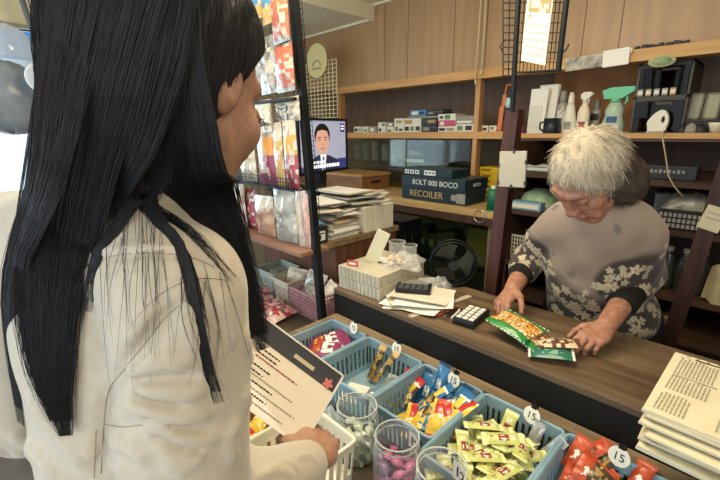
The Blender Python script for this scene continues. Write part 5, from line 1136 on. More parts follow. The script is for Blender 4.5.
for k, (dx, dy) in enumerate(((-.04, .03), (.035, .035), (-.03, -.04), (.04, -.035))): put('snack_pack', ol, ('olive pack at the far left in the cardboard tray', 'olive pack at the far right in the cardboard tray', 'olive pack at the near left in the cardboard tray', 'olive pack at the near right in the cardboard tray')[k], (-1.15+dx, .62+dy, ZT+.06), (.1, .1, k*.8))
gp_ = packmesh('snack_bag', .09, .13, .03, lambda u, v: 0, [m_pkg], crin=.014, seed=6, nu=12); pp_ = packmesh('snack_bag', .09, .12, .03, lambda u, v: 1 if v > .5 else 0, [m_pkp, m_pkc], crin=.012, seed=7, nu=12)
put('snack_bag', pp_, 'pink and cream bag leaning in the cream basket', (-1.43, .98, .76), (1.1, .1, .4)); put('snack_bag', gp_, 'grey clear bag standing in the pink basket', (-1.3, .985, .77), (1.2, .2, .3)); put('snack_bag', pp_, 'pink and cream bag leaning in the pink basket by the post', (-1.215, .985, .755), (.9, .1, -.3)); put('snack_bag', gp_, 'grey clear bag in the grey-green basket', (-1.58, .985, .74), (.4, .2, .8))
solo('wire_coil', B().tube([(.03*math.cos(a)*(1+.1*math.sin(3*a)), .03*math.sin(a), .002*a) for a in [i*.35 for i in range(40)]], .002, 6), m_gb2, 'small coiled wire stand behind the grey-green basket', 'coil', (-1.72, 1.0, .678))

# ================================================================ clutter in front of the street window
def onwin(x, y, X): return atx(x, y, X)
p0, p1 = onwin(-30, 14, -2.7), onwin(70, 14, -2.7)
z0, z1 = onwin(20, 28, -2.7).z, onwin(20, -14, -2.7).z
t = thing('roller_blind', 'cream roller blind box over the street window', 'blind', (-2.74, (p0.y+p1.y)/2, z0)); part('box', B().box((.06, 1.1, z1-z0), (0, 0, (z1-z0)/2), bev=.006), mat('blind_cream', '#cdbf9c', .6), t); part('bottom_bar', B().box((.07, 1.1, .02), (0, 0, .01)), mat('blind_bar', '#8f8673', .5), t)
a_, b_ = onwin(20, -6, -2.55), onwin(46, 70, -2.55)
solo('dark_pole', B().rod(a_, b_, .012, 10), mat('pole_grey', '#5d5f63', .5), 'thin dark pole slanting across the street window', 'pole')
c = onwin(34, 41, -3.5)
solo('blue_tarp', B().grid(lambda u, v: (.02*math.sin(9*u), (u-.5)*.9, (v-.5)*.24), 14, 6), mat('tarp_blue', '#2f86c9', .5, 0, 40, '#4b9bd6'), 'bright blue sheet seen outside through the window', 'tarp', tuple(c))
m_gb3 = clear_mat('ball_bag', '#cfd6de', .4, .1)
for k, (x, y, r_, lab, m) in enumerate(((6, 50, .11, 'round clear bag with crinkled wrap hanging at the window top', m_gb3), (8, 98, .15, 'large round grey bag hanging below the crinkled clear one', mat('ball_grey', '#8d949c', .3, 0, 10, '#6f7780')), (44, 78, .06, 'small pale bag hanging beside the slanting pole', m_gb3))):
    c = onwin(x, y, (-2.62, -2.42, -2.27)[k])
    t = thing('hanging_bag', lab, 'bag', (c.x, c.y, c.z), group='bags hanging before the street window')
    part('ball', B().grid(lambda u, v: (lambda a, b_: (r_*.55*math.cos(b_)*math.cos(a)*(1+.05*math.sin(7*a+5*b_)), r_*math.cos(b_)*math.sin(a), r_*math.sin(b_)*(1+.05*math.sin(6*a))))(2*PI*u, PI*(v-.5)), 28, 14), m, t)
    part('seam_ring', B().tube([(0, r_*1.01*math.cos(2*PI*i/32), r_*1.01*math.sin(2*PI*i/32)) for i in range(32)], .006, 6, closed=True), mat('seam_white', '#d8dade', .4), t)
    part('string', B().rod((0, 0, r_), (0, 0, ZC1-c.z), .002, 6), m_bmet, t)
# ================================================================ implicit-surface modelling for the people
V3 = lambda *a: np.array(a, dtype=np.float32)
def nrm(v): v = np.array(v, dtype=float); return v/np.linalg.norm(v)
def smin(a, b, k):
    h = np.clip(.5+.5*(b-a)/k, 0, 1); return b+(a-b)*h-k*h*(1-h)
def cone(P, a, b, ra, rb):
    a = np.array(a, np.float32); b = np.array(b, np.float32); ab = b-a; t = np.clip(((P-a)@ab)/max(1e-9, float(ab@ab)), 0, 1)
    return np.linalg.norm(P-a-t[:, None]*ab, axis=1)-(ra+(rb-ra)*t)
def ellip(P, c, r, A=None):
    q = P-np.array(c, np.float32)
    if A is not None: q = q@np.array(A, np.float32).T
    r = np.array(r, np.float32); k = np.linalg.norm(q/r, axis=1); g = np.linalg.norm(q/(r*r), axis=1)
    return k*(k-1)/np.maximum(g, 1e-6)
class Sdf:
    """list of primitives blended one after another: ('+'/'-', function, blend, colour index)"""
    def __init__(self): self.p = []
    def add(self, fn, k=.01, col=0): self.p.append(('+', fn, k, col)); return self
    def cut(self, fn, k=.006): self.p.append(('-', fn, k, None)); return self
    def cone(self, a, b, ra, rb=None, k=.012, col=0): return self.add(lambda P: cone(P, a, b, ra, ra if rb is None else rb), k, col)
    def chain(self, pts, rad, k=.012, col=0):
        for i in range(len(pts)-1): self.cone(pts[i], pts[i+1], rad[i], rad[i+1], k, col)
        return self
    def ell(self, c, r, A=None, k=.012, col=0): return self.add(lambda P: ellip(P, c, r, A), k, col)
    def __call__(self, P):
        d = None
        for s, fn, k, c in self.p:
            e = fn(P)
            if d is None: d = e
            elif s == '+': d = smin(d, e, k)
            else: d = -smin(-d, e, k)
        return d
    def colours(self, P, pal, soft=.004):
        W = np.zeros(len(P)); C = np.zeros((len(P), 3))
        for s, fn, k, c in self.p:
            if s == '+':
                w = np.exp(-np.maximum(fn(P), -.02)/soft); W += w; C += w[:, None]*np.array(pal[c])[None]
        return C/np.maximum(W, 1e-12)[:, None]
def polygonise(f, lo, hi, h, S=6):
    lo = np.array(lo, float); n = (np.ceil((np.array(hi)-lo)/(h*S)).astype(int)); N = n*S
    ci = [(np.arange(n[i])+.5)*S*h+lo[i] for i in range(3)]
    G = np.stack(np.meshgrid(*ci, indexing='ij'), -1).reshape(-1, 3).astype(np.float32)
    dc = f(G).reshape(n); act = np.argwhere(np.abs(dc) < S*h*1.25)
    D = np.repeat(np.repeat(np.repeat(np.sign(dc).astype(np.float32), S, 0), S, 1), S, 2)
    loc = np.stack(np.meshgrid(*[np.arange(S)]*3, indexing='ij'), -1).reshape(-1, 3)
    for s in range(0, len(act), 1500):
        A = act[s:s+1500]; I = (A[:, None, :]*S+loc[None]).reshape(-1, 3)
        D[I[:, 0], I[:, 1], I[:, 2]] = f((I*h+lo).astype(np.float32))
    neg = D < 0
    cnt = np.zeros(tuple(N-1), np.int8)
    cor = [(a, b, c) for a in (0, 1) for b in (0, 1) for c in (0, 1)]
    sl = lambda o: tuple(slice(o[i], N[i]-1+o[i]) for i in range(3))
    for o in cor: cnt += neg[sl(o)]
    cells = np.argwhere((cnt > 0) & (cnt < 8)); M = len(cells)
    ids = np.full(tuple(N-1), -1, np.int32); ids[cells[:, 0], cells[:, 1], cells[:, 2]] = np.arange(M)
    vals = {o: D[cells[:, 0]+o[0], cells[:, 1]+o[1], cells[:, 2]+o[2]] for o in cor}
    acc = np.zeros((M, 3)); num = np.zeros(M)
    for o in cor:
        for ax in range(3):
            if o[ax] == 0:
                q = list(o); q[ax] = 1; q = tuple(q); a, b = vals[o], vals[q]; m = (a < 0) != (b < 0)
                t = np.where(m, a/np.where(m, a-b, 1), 0)
                p = np.array(o, float)[None].repeat(M, 0); p[:, ax] = t; acc[m] += p[m]; num[m] += 1
    V = (cells+acc/num[:, None])*h+lo
    F = []
    for ax in range(3):
        u, v = (ax+1) % 3, (ax+2) % 3
        s0 = [slice(1, N[i]-1) for i in range(3)]; s0[ax] = slice(0, N[ax]-1); s1 = list(s0); s1[ax] = slice(1, N[ax])
        a, b = neg[tuple(s0)], neg[tuple(s1)]
        off = np.array([1, 1, 1]); off[ax] = 0
        for flip, msk in ((False, a & ~b), (True, ~a & b)):
            E = np.argwhere(msk)+off
            if not len(E): continue
            q = []
            for du, dv in ((-1, -1), (0, -1), (0, 0), (-1, 0)):
                I = E.copy(); I[:, u] += du; I[:, v] += dv; q.append(ids[I[:, 0], I[:, 1], I[:, 2]])
            q = np.stack(q, 1)
            F.append(q[:, ::-1] if flip else q)
    F = np.concatenate(F); F = F[(F >= 0).all(1)]
    return V, F
def np_mesh(name, V, F, mats, smooth=True, col=None, midx=None):
    me = bpy.data.meshes.new(name); me.vertices.add(len(V)); me.vertices.foreach_set('co', np.asarray(V, np.float32).ravel())
    k = F.shape[1]; me.loops.add(F.size); me.loops.foreach_set('vertex_index', np.asarray(F, np.int32).ravel())
    me.polygons.add(len(F)); me.polygons.foreach_set('loop_start', np.arange(0, F.size, k, dtype=np.int32))
    for m in (mats if isinstance(mats, (list, tuple)) else [mats]): me.materials.append(m)
    if midx is not None: me.polygons.foreach_set('material_index', np.asarray(midx, np.int32))
    me.update(calc_edges=True); me.polygons.foreach_set('use_smooth', np.full(len(F), smooth))
    if col is not None:
        a = me.color_attributes.new('Col', 'FLOAT_COLOR', 'POINT'); c = np.ones((len(V), 4), np.float32); c[:, :3] = col; a.data.foreach_set('color', c.ravel())
    me.validate(); return me
def bvh_of(V, F): return BVHTree.FromPolygons([tuple(v) for v in V], [tuple(map(int, f)) for f in F])
def shoot(bvhs, x, y, default=None):
    d = Vector(ray(x, y)).normalized(); o = Vector(CAM); best = None
    for b in bvhs:
        h = b.ray_cast(o, d)
        if h[0] is not None and (best is None or h[3] < best[3]): best = h
    return (None, None) if best is None else (best[0], best[1] if best[1].dot(d) < 0 else -best[1])
def resample(pts, n):
    P = np.array([tuple(p) for p in pts], float); m = len(P)
    t = np.linspace(0, m-1, n); out = []
    for q in t:   # Catmull-Rom through the points
        i = min(int(q), m-2); f = q-i; p0, p1, p2, p3 = P[max(i-1, 0)], P[i], P[i+1], P[min(i+2, m-1)]
        out.append(.5*((2*p1)+(-p0+p2)*f+(2*p0-5*p1+4*p2-p3)*f*f+(-p0+3*p1-3*p2+p3)*f**3))
    return np.array(out)
class Strands:
    """many thin tapered three-sided tubes gathered in one hair mesh"""
    def __init__(self): self.V = []; self.F = []; self.n = 0; self.mi = []
    def add(self, pts, r, mi=0, tip=.25):
        P = np.asarray(pts, float); k = len(P); T = np.gradient(P, axis=0); T /= np.linalg.norm(T, axis=1)[:, None]+1e-9
        ref = np.array([.31, .53, .79]); U = np.cross(T, ref); U /= np.linalg.norm(U, axis=1)[:, None]+1e-9; W = np.cross(T, U)
        rr = r*np.minimum(1, np.linspace(1, tip, k)*1.2)
        R = [P+(U*math.cos(a)+W*math.sin(a))*rr[:, None] for a in (0, 2.094, 4.189)]
        self.V.append(np.stack(R, 1).reshape(-1, 3)); o = self.n; i = np.arange(k-1)
        for j in range(3):
            j2 = (j+1) % 3; self.F.append(np.stack([o+i*3+j, o+i*3+j2, o+(i+1)*3+j2, o+(i+1)*3+j], 1)); self.mi.append(np.full(k-1, mi))
        self.n += 3*k
    def lock(self, path, rad, n, r=.0008, flat=1.0, nrm_=None, seed=0, seg=18, wav=.004, mi=0, tipspread=.5):
        rg = np.random.default_rng(seed); C = resample(path, seg); Rr = np.interp(np.linspace(0, 1, seg), np.linspace(0, 1, len(rad)), rad)
        T = np.gradient(C, axis=0); T /= np.linalg.norm(T, axis=1)[:, None]
        N = np.array(nrm_ if nrm_ is not None else [0, -1, 0], float); N = N[None]-T*(T@N)[:, None]; N /= np.linalg.norm(N, axis=1)[:, None]+1e-9; S = np.cross(T, N)
        for _ in range(n):
            a = rg.uniform(-1, 1); b = rg.uniform(-1, 1)*math.sqrt(max(0, 1-a*a)); ph = rg.uniform(0, 6.3); ln = .5+.5*rg.beta(2.2, 1.1)
            dr = rg.normal(0, .22)
            w = wav*np.sin(np.linspace(0, 1, seg)*rg.uniform(3, 7)+ph)*np.linspace(0, 1, seg)
            pts = C+S*((a+dr*np.linspace(0, 1, seg))*Rr+w)[:, None]+N*(b*Rr*flat)[:, None]
            k = max(4, int(round(seg*ln))); self.add(pts[:k], r, mi, .12)
    def mesh(self, name, mats): return np_mesh(name, np.concatenate(self.V), np.concatenate(self.F), mats, True, None, np.concatenate(self.mi))
def frame(f, up=(0, 0, 1)):
    """rows: right, forward, up"""
    f = nrm(f); r = nrm(np.cross(f, up)); u = np.cross(r, f); return np.array([r, f, u])
def head_sdf(S, c, A, s=1.0, old=False, cs=0, cl=1):
    L = lambda x, y, z: np.array(c)+s*(x*A[0]+y*A[1]+z*A[2])
    E = lambda p, r, k=.012, col=cs: S.ell(L(*p), [q*s for q in r], A, k*s, col)
    E((0, -.015, .03), (.074, .094, .086)); E((0, .032, -.03), (.060, .058, .076), .02)
    E((0, .062, -.096), (.026, .022, .018), .02)
    for m in (-1, 1):
        S.cone(L(m*.053, .0, -.045), L(m*.018, .062, -.094), .02*s, .018*s, .02*s, cs)
        E((m*.040, .056, -.024), (.024, .022, .022), .016)
        by = 0 if old else .011; S.cone(L(m*.044, .072-by, .026), L(m*.008, .084-by*.8, .021), .0095*s, .010*s, .012*s, cs)
        S.cut(lambda P, m=m: ellip(P, L(m*.031, .099, .004), [.019*s, .018*s, .0115*s], A), .01*s)
        E((m*.031, .0745, .003), (.0145, .0135, .0120), .003)                       # lidded eye
        S.cone(L(m*.018, .088, .0025), L(m*.031, .0905, -.001), .0022*s, .0024*s, .003*s, cl); S.cone(L(m*.031, .0905, -.001), L(m*.045, .083, .002), .0024*s, .002*s, .003*s, cl)   # lash line
        E((m*.0765, -.008, -.004), (.008, .019, .031), .006); S.cut(lambda P, m=m: ellip(P, L(m*.086, -.004, -.002), [.007*s, .011*s, .018*s], A), .005*s)
        E((m*.0105, .099, -.034), (.0085, .009, .0075), .006)
        if old:
            S.cut(lambda P, m=m: cone(P, L(m*.017, .098, -.03), L(m*.034, .084, -.068), .0035*s, .003*s), .006*s)
            E((m*.036, .068, -.06), (.02, .016, .018), .016); S.cut(lambda P, m=m: cone(P, L(m*.02, .094, -.012), L(m*.042, .082, -.014), .002*s, .002*s), .004*s)
    S.cone(L(0, .085, .014), L(0, .106 if old else .103, -.027), .0075*s, .0105*s, .01*s, cs)
    E((0, .087, -.062), (.021, .011, .0065), .005, 2); E((0, .086, -.0715), (.018, .011, .0065), .005, 2)
    S.cut(lambda P: cone(P, L(-.019, .0945, -.0665), L(.019, .0945, -.0665), .0018*s, .0018*s), .003*s)
    return L
def hand_sdf(S, w, d, n, side, curl, spread=.1, s=1.0, thumb=(.6, .5, .3), cs=0, k=.0035):
    """w wrist, d direction to the fingers, n palm normal, side=+1 when the thumb is on cross(d,n); curl per finger in radians"""
    d = nrm(d); n = nrm(np.array(n)-d*np.dot(n, d)); t = np.cross(d, n)*side
    w = np.array(w, float); tips = []
    S.ell(w+d*.045*s+n*.002, [.041*s, .046*s, .0145*s], np.array([t, d, n]), .012*s, cs)
    offs = [.029, .0095, -.0105, -.029]; ml = [.088, .092, .087, .078]; fl = [.070, .077, .071, .056]; rad = [.0088, .0090, .0085, .0075]
    for i in range(4):
        o = offs[i]*s; kn = w+d*ml[i]*s+t*o
        S.cone(w+d*.02*s+t*o*.6, kn, .0125*s, .0102*s, .009*s, cs)
        di = nrm(d+t*spread*(1.2-i*.8)); a = 0; p = kn; r = rad[i]*s
        c_ = curl[i]
        for q, fr in enumerate((.44, .31, .25)):
            a += c_*(.9, 1.1, .8)[q]; e = p+(di*math.cos(a)+n*math.sin(a))*fl[i]*fr*s
            S.cone(p, e, r*(1-.09*q), r*(.91-.09*q), k*s if q else .006*s, cs); p = e
        tips.append(p)
    p = w+d*.022*s+t*.026*s-n*(-.004)*s; dt = nrm(d*.75+t*.75+n*thumb[0]*.6); S.cone(w+d*.012*s+t*.012*s, p+dt*.03*s, .015*s, .0125*s, .01*s, cs)
    p = p+dt*.03*s
    for q, L_ in enumerate((.032, .027)):
        dt = nrm(dt*math.cos(thumb[1+q])+nrm(d*.7-t*.55+n*.6)*math.sin(thumb[1+q])); e = p+dt*L_*s; S.cone(p, e, (.0108-.0012*q)*s, (.0098-.0018*q)*s, .004*s, cs); p = e
    tips.append(p); return tips
# ================================================================ the old woman behind the counter
SKIN = [srgb('#aa7e68'), srgb('#6b463b'), srgb('#a4675c')]
m_skin = mat('skin_old', '#ffffff', .55, 0, 70, '#d9c4ba', attr='Col', spec=.35, sss=.08)
def P3(*a): return np.array(a, float)
o_shL, o_shR = P3(-.232, 1.31, 1.128), P3(-.452, 1.262, 1.114)
o_elL, o_wrL = P3(*atz(643, 274, .985)), P3(*atz(605, 327, .905))
o_elR, o_wrR = P3(*atz(530, 258, .985)), P3(*atz(513, 288, .93))
o_nb = P3(-.335, 1.245, 1.195); o_ch = P3(-.335, 1.30, 1.10); o_mid = P3(-.333, 1.355, .98); o_pel = P3(-.33, 1.43, .80)
o_hc = P3(-.338, 1.152, 1.294)
fh = nrm((-.24, -.60, -.76)); AH = frame(fh, (.06, 0, 1))
lat = nrm(o_shL-o_shR)
S = Sdf()
S.ell(o_ch, [.135, .085, .15], np.array([lat, np.cross(nrm(o_nb-o_pel), lat), nrm(o_nb-o_pel)]), .03)
S.ell(o_mid, [.13, .095, .14], np.array([lat, np.cross(nrm(o_nb-o_pel), lat), nrm(o_nb-o_pel)]), .03); S.ell(o_pel, [.15, .10, .12], None, .03)
S.cone(o_nb, o_shL, .045, .05, .03); S.cone(o_nb, o_shR, .045, .05, .03)
S.chain([o_shL, o_elL, o_wrL], [.045, .036, .025], .012); S.chain([o_shR, o_elR, o_wrR], [.045, .036, .025], .012)
for m in (-1, 1):
    hp = o_pel+lat*m*.075; S.chain([hp, hp+P3(0, -.02, -.38), hp+P3(0, .02, -.74)], [.085, .055, .038], .02)
    S.cone(hp+P3(0, .02, -.745), hp+P3(lat[1]*0, -.11, -.765), .035, .028, .01)
hf = head_sdf(S, o_hc, AH, .98, True)
S.cone(o_nb, hf(0, -.02, -.045), .05, .052, .015)
# hands: right pinches the green bag, left grips the dark packet
tR = hand_sdf(S, o_wrR, tuple(np.array(atz(493, 316, .875))-o_wrR), (.45, .25, -.85), 1, (.55, .64, .7, .74), .05, .86, (.5, .45, .5))
tL = hand_sdf(S, o_wrL, tuple(np.array(atz(567, 357, .872))-o_wrL), (-.25, .20, -.95), -1, (.55, .68, .74, .78), .04, .80, (.5, .5, .5))
V, Fc = polygonise(S, (-.72, 1.0-.12, .0), (-.05, 1.62, 1.46), .0030)
colr = S.colours(V, SKIN)
for k_ in range(60):   # age spots
    i = random.randrange(len(V)); dd = np.linalg.norm(V-V[i], axis=1); colr[dd < .004] *= .86
old = thing('person', 'old woman with short white hair and flower print blouse bending over the counter', 'person', (0, 0, 0))
part('body', np_mesh('body', V, Fc, m_skin, True, colr), None, old)
# ---- eyebrows and eyes hidden by lids: brows as thin grey strands
for m in (-1, 1):
    st = Strands()
    for k_ in range(26):
        u = k_/25; a = hf(m*(.014+.034*u), .0935-.016*u*u, .0245+.004*math.sin(2.4*u)); st.add([a, np.array(a)+.98*(AH[0]*m*.006+AH[2]*.0015), np.array(a)+.98*(AH[0]*m*.010-AH[1]*.001)], .0006)
    part('eyebrow', st.mesh('eyebrow', mat('brow_grey', '#7d7068', .8)), None, old)
# ---- blouse
T = Sdf(); up = nrm(o_nb-o_pel); fr_ = np.cross(up, lat); AX = np.array([lat, fr_, up])
T.ell(o_ch, [.152, .105, .16], AX, .03); T.ell(o_mid+P3(0, -.012, 0), [.152, .118, .155], AX, .04); T.ell(o_pel+P3(0, -.02, .04), [.165, .135, .13], None, .04)
T.cone(o_nb+P3(0, .0, -.012), o_shL, .056, .055, .03); T.cone(o_nb+P3(0, 0, -.012), o_shR, .056, .050, .03)
eL = o_shL+(o_elL-o_shL)*.98; eR = o_shR+(o_elR-o_shR)*.98
T.cone(o_shL, eL, .055, .056, .02); T.cone(o_shR, eR, .050, .053, .02)
T.cone(eL, eL+(o_wrL-o_elL)*.28, .055, .048, .015); T.cone(eR, eR+(o_wrR-o_elR)*.38, .058, .05, .015)
T.cone(o_nb, o_nb+up*.03, .058, .055, .012)
T.cut(lambda P: cone(P, o_nb+up*.05+P3(0, -.012, 0), o_nb+up*.12+P3(0, -.04, 0), .056, .06), .008)
def folds(P):
    u = (P-o_mid)@lat; v = (P-o_mid)@up
    return .0042*np.sin((u*.75+v*.65)*58+2*np.sin(v*9))*np.clip(.2+v*3, 0, 1)+.003*np.sin(u*70+3*np.sin(v*11)+v*24)*np.clip(.75-v*2, .1, 1)+.002*np.sin(u*33-v*52)
f_bl = lambda P: T(P)+folds(P)
V, Fc = polygonise(f_bl, (-.72, 1.06, .68), (-.02, 1.62, 1.30), .0034)
# fabric print: mauve ground, dark lower part with pale flowers
u = (V-o_mid)@lat; v = (V[:, 2]-.86)/.36
base = np.array(srgb('#887567')); pale = np.array(srgb('#b0a18c')); dark = np.array(srgb('#352d2b')); flw = np.array(srgb('#b3a488')); gry = np.array(srgb('#6f655c'))
gN = np.array([mnoise.noise(Vector((float(a)*9, float(b)*9, 0))) for a, b in zip(u[::1], V[:, 2])])
armd = np.minimum(cone(V, o_shL+(o_elL-o_shL)*.35, o_wrL, .07, .07), cone(V, o_shR+(o_elR-o_shR)*.45, o_wrR, .07, .07))
low = np.clip((.36-v+.16*gN-.35*np.clip(np.abs(u)/.16-.5, 0, 1)*-1)*5, 0, 1); low = np.maximum(low, np.clip((-armd+.01+.02*gN)*60, 0, 1)*np.clip((.75-v)*6, 0, 1))
col = base[None]*(1-low[:, None])+dark[None]*low[:, None]
pl_ = np.clip((v-.75+.1*gN)*3, 0, 1)[:, None]*.8; col = col*(1-pl_)+pale[None]*pl_
rg = np.random.default_rng(3)
fl_pts = []
for i in range(2600):
    j = rg.integers(len(V))
    if rg.random() < .06+.94*low[j]: fl_pts.append(j)
fl_pts = fl_pts[:520]
for j in fl_pts:
    r_ = rg.uniform(.009, .019)*(1 if low[j] > .3 else .85); c0 = V[j]; q = V-c0; m = np.linalg.norm(q, axis=1) < r_
    if not m.any(): continue
    qa = q[m]; ang = np.arctan2(qa@np.array([0, 0, 1.]), qa@lat)+rg.uniform(0, 6); rr = np.linalg.norm(qa, axis=1)/r_
    pet = rr < .45+.5*np.abs(np.cos(ang*2.5)); tone = flw*rg.uniform(.75, 1.1) if low[j] > .25 else (pale*1.1 if rg.random() < .5 else gry)
    cc = col[m]; cc[pet] = tone; cc[rr < .16] = gry; col[m] = cc
m_bl = mat('blouse_print', '#ffffff', .8, attr='Col', sheen=.2)
part('blouse', np_mesh('blouse', V, Fc, m_bl, True, col), None, old)
# black undersleeves and trousers
m_blk = mat('black_knit', '#15120f', .9)
for e_, w_ in ((o_elL, o_wrL), (o_elR, o_wrR)):
    U = Sdf(); U.cone(e_+(w_-e_)*.1, e_+(w_-e_)*.55, .046, .040, .01)
    V, Fc = polygonise(U, np.minimum(e_, w_)-.06, np.maximum(e_, w_)+.06, .004); part('undersleeve', np_mesh('undersleeve', V, Fc, m_blk), None, old)
U = Sdf(); U.ell(o_pel+P3(0, .01, -.03), [.16, .115, .13], None, .03)
for m in (-1, 1): hp = o_pel+lat*m*.078; U.chain([hp, hp+P3(0, -.02, -.38), hp+P3(0, .02, -.73)], [.1, .075, .06], .02)
V, Fc = polygonise(U, (-.6, 1.2, .03), (-.1, 1.62, .95), .008); part('trousers', np_mesh('trousers', V, Fc, m_blk), None, old)
# ---- hair: puffed white crop
H = Sdf(); H.ell(hf(0, -.015, .030), [.0815, .0965, .0865], AH, .02); H.ell(hf(0, -.042, -.005), [.081, .072, .076], AH, .03); H.ell(hf(-.056, -.03, -.035), [.042, .055, .065], AH, .03); H.ell(hf(.05, -.025, -.005), [.042, .06, .06], AH, .03)
H.ell(hf(-.072, -.03, -.055), [.036, .05, .055], AH, .02)
H.cut(lambda P: ellip(P, hf(0.004, .105, -.024), [.068, .074, .094], AH), .012)
V, Fc = polygonise(lambda P: H(P)+.003*np.sin(P[:, 0]*160+P[:, 2]*90)*np.sin(P[:, 1]*140), o_hc-.17, o_hc+.17, .004)
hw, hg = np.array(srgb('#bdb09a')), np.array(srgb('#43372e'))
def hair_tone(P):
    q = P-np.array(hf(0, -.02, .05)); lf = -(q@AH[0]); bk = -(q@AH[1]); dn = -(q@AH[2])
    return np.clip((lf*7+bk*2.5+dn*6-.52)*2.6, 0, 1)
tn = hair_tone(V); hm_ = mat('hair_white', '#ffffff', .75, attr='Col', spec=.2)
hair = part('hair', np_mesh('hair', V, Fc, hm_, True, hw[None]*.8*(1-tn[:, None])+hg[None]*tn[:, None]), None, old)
bv = bvh_of(V, Fc); st = Strands(); crown = np.array(hf(0.0, -.06, .135)); rg = np.random.default_rng(11)
m_h = [mat('hair_strand_white', '#cfc4b0', .7, spec=.2), mat('hair_strand_cream', '#a29580', .7, spec=.2), mat('hair_strand_grey', '#4d4036', .7)]
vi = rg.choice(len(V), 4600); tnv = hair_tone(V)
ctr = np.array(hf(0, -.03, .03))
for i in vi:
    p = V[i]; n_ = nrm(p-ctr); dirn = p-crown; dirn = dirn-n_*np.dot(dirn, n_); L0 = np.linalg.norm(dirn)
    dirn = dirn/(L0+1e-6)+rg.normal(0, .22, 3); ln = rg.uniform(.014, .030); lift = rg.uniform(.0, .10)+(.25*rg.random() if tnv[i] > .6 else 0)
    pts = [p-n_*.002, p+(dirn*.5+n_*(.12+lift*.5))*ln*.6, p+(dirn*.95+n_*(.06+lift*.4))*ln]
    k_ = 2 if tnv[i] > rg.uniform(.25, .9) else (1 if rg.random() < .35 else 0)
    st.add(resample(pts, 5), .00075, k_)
part('strands', st.mesh('strands', m_h), None, hair)
# ---- the packets in her hands
def pk_mi(u, v):
    if v < .05 or v > .95: return 1 if int(u*30) % 2 else 0
    if v < .22 or v > .80: return 0
    h_ = hsh(int(u*24), int(v*22))
    return 2 if h_ > .6 else (3 if h_ > .35 else (4 if h_ > .2 else 5))
m_gp = mat('pack_green', '#2b7a3a', .3, coat=.4); m_wz = mat('pack_white', '#dfe0d2', .4)
gb_m = packmesh('snack_bag', .125, .1, .026, pk_mi, [m_gp, m_wz, mat('pack_gold2', '#c59a3a', .35), mat('pack_cream2', '#d8c79a', .4), m_wor, mat('pack_brown2', '#8a5a35', .4)], nu=26, nv=30, seed=3, seal=.05, crin=.003)
def face_rot(nv, upv):
    z = Vector(nv).normalized(); y = Vector(upv); y = (y-z*y.dot(z)).normalized(); x = y.cross(z); return Matrix((x, y, z)).transposed().to_euler()
c1 = atz(516, 325, .890)
put('snack_bag', gb_m, 'green snack bag with colourful print held in the right hand of the old woman', (c1.x, c1.y, .890), face_rot((.06, -.10, 1), (.25, 1, 0)))
c2 = atz(530, 336, .866)
put('snack_bag', gb_m, 'green snack bag lying under the one held in her right hand', (c2.x, c2.y, .866), face_rot((0, 0, 1), (.45, 1, 0)))
dk = packmesh('snack_pack', .05, .105, .018, lambda u, v: 1 if v < .07 or v > .93 else (2 if .2 < u < .8 and .2 < v < .75 and hsh(int(u*7), int(v*14)) > .6 else 0), [mat('pack_teal', '#2f6b58', .3, coat=.4), m_wz, mat('pack_mint', '#7fa38c', .35)], seed=5)
dk2 = packmesh('snack_pack', .04, .10, .016, lambda u, v: 1 if hsh(int(u*6), int(v*10)) > .6 else 0, [mat('pack_maroon', '#5e3a33', .35), mat('pack_cream3', '#cbb894', .4)], seed=6)
c3 = atz(551, 353, .868); put('snack_pack', dk, 'dark green snack packet under the fingers of her left hand', (c3.x, c3.y, .868), (.1, .05, -1.15))
c4_ = atz(559, 343, .884); put('snack_pack', dk2, 'maroon and cream snack packet lying on the dark green one', (c4_.x, c4_.y, .884), (.05, .1, -.95))
# ================================================================ the young woman in the foreground
SKINY = [srgb('#a5806c'), srgb('#3a2a26'), srgb('#94665c')]
m_skiny = mat('skin_young', '#ffffff', .5, 0, 90, '#ece0da', attr='Col', spec=.35, sss=.08)
w_r = nrm((.97, .24, 0)); w_f = P3(-w_r[1], w_r[0], 0)
w_c7 = P3(-.437, .098, 1.345); w_shR, w_shL = P3(*atd(180, 296, .338)), P3(-.60, .03, 1.285)
w_elR, w_wrR = P3(*atd(192, 522, .372)), P3(*atd(311, 462, .590))
w_elL, w_wrL = P3(-.655, .005, 1.045), P3(-.615, .235, .965)
w_ch, w_wa, w_pel = P3(-.442, .098, 1.19), P3(-.445, .088, 1.04), P3(-.45, .085, .90)
w_hc = P3(*atd(173, 86, .398))
fw_ = nrm((-.34, .90, -.42)); AW = frame(fw_)
AX = np.array([w_r, w_f, P3(0, 0, 1)])
S = Sdf()
S.ell(w_ch, [.105, .07, .14], AX, .03); S.ell(w_wa, [.10, .07, .13], AX, .03); S.ell(w_pel, [.115, .075, .09], AX, .03)
S.cone(w_c7, w_shR, .04, .04, .03); S.cone(w_c7, w_shL, .04, .04, .03)
S.chain([w_shR, w_elR, w_wrR], [.042, .034, .024], .012); S.chain([w_shL, w_elL, w_wrL], [.042, .034, .024], .012)
for m in (-1, 1):
    hp = w_pel+w_r*m*.08; S.chain([hp, hp+P3(0, .01, -.42), hp+P3(0, -.02, -.83)], [.07, .05, .036], .02); S.cone(hp+P3(0, -.02, -.855), hp+P3(0, .12, -.872), .034, .026, .01)
wf = head_sdf(S, w_hc, AW, 1.0, False)
S.cone(w_c7+P3(0, .01, 0), wf(0, -.02, -.05), .050, .050, .02)
hand_dir = P3(*atd(322, 428, .690))-w_wrR
hand_sdf(S, w_wrR, hand_dir, (-.50, .15, -.70), 1, (.75, .8, .85, .9), .05, .92, (.6, .45, .35))
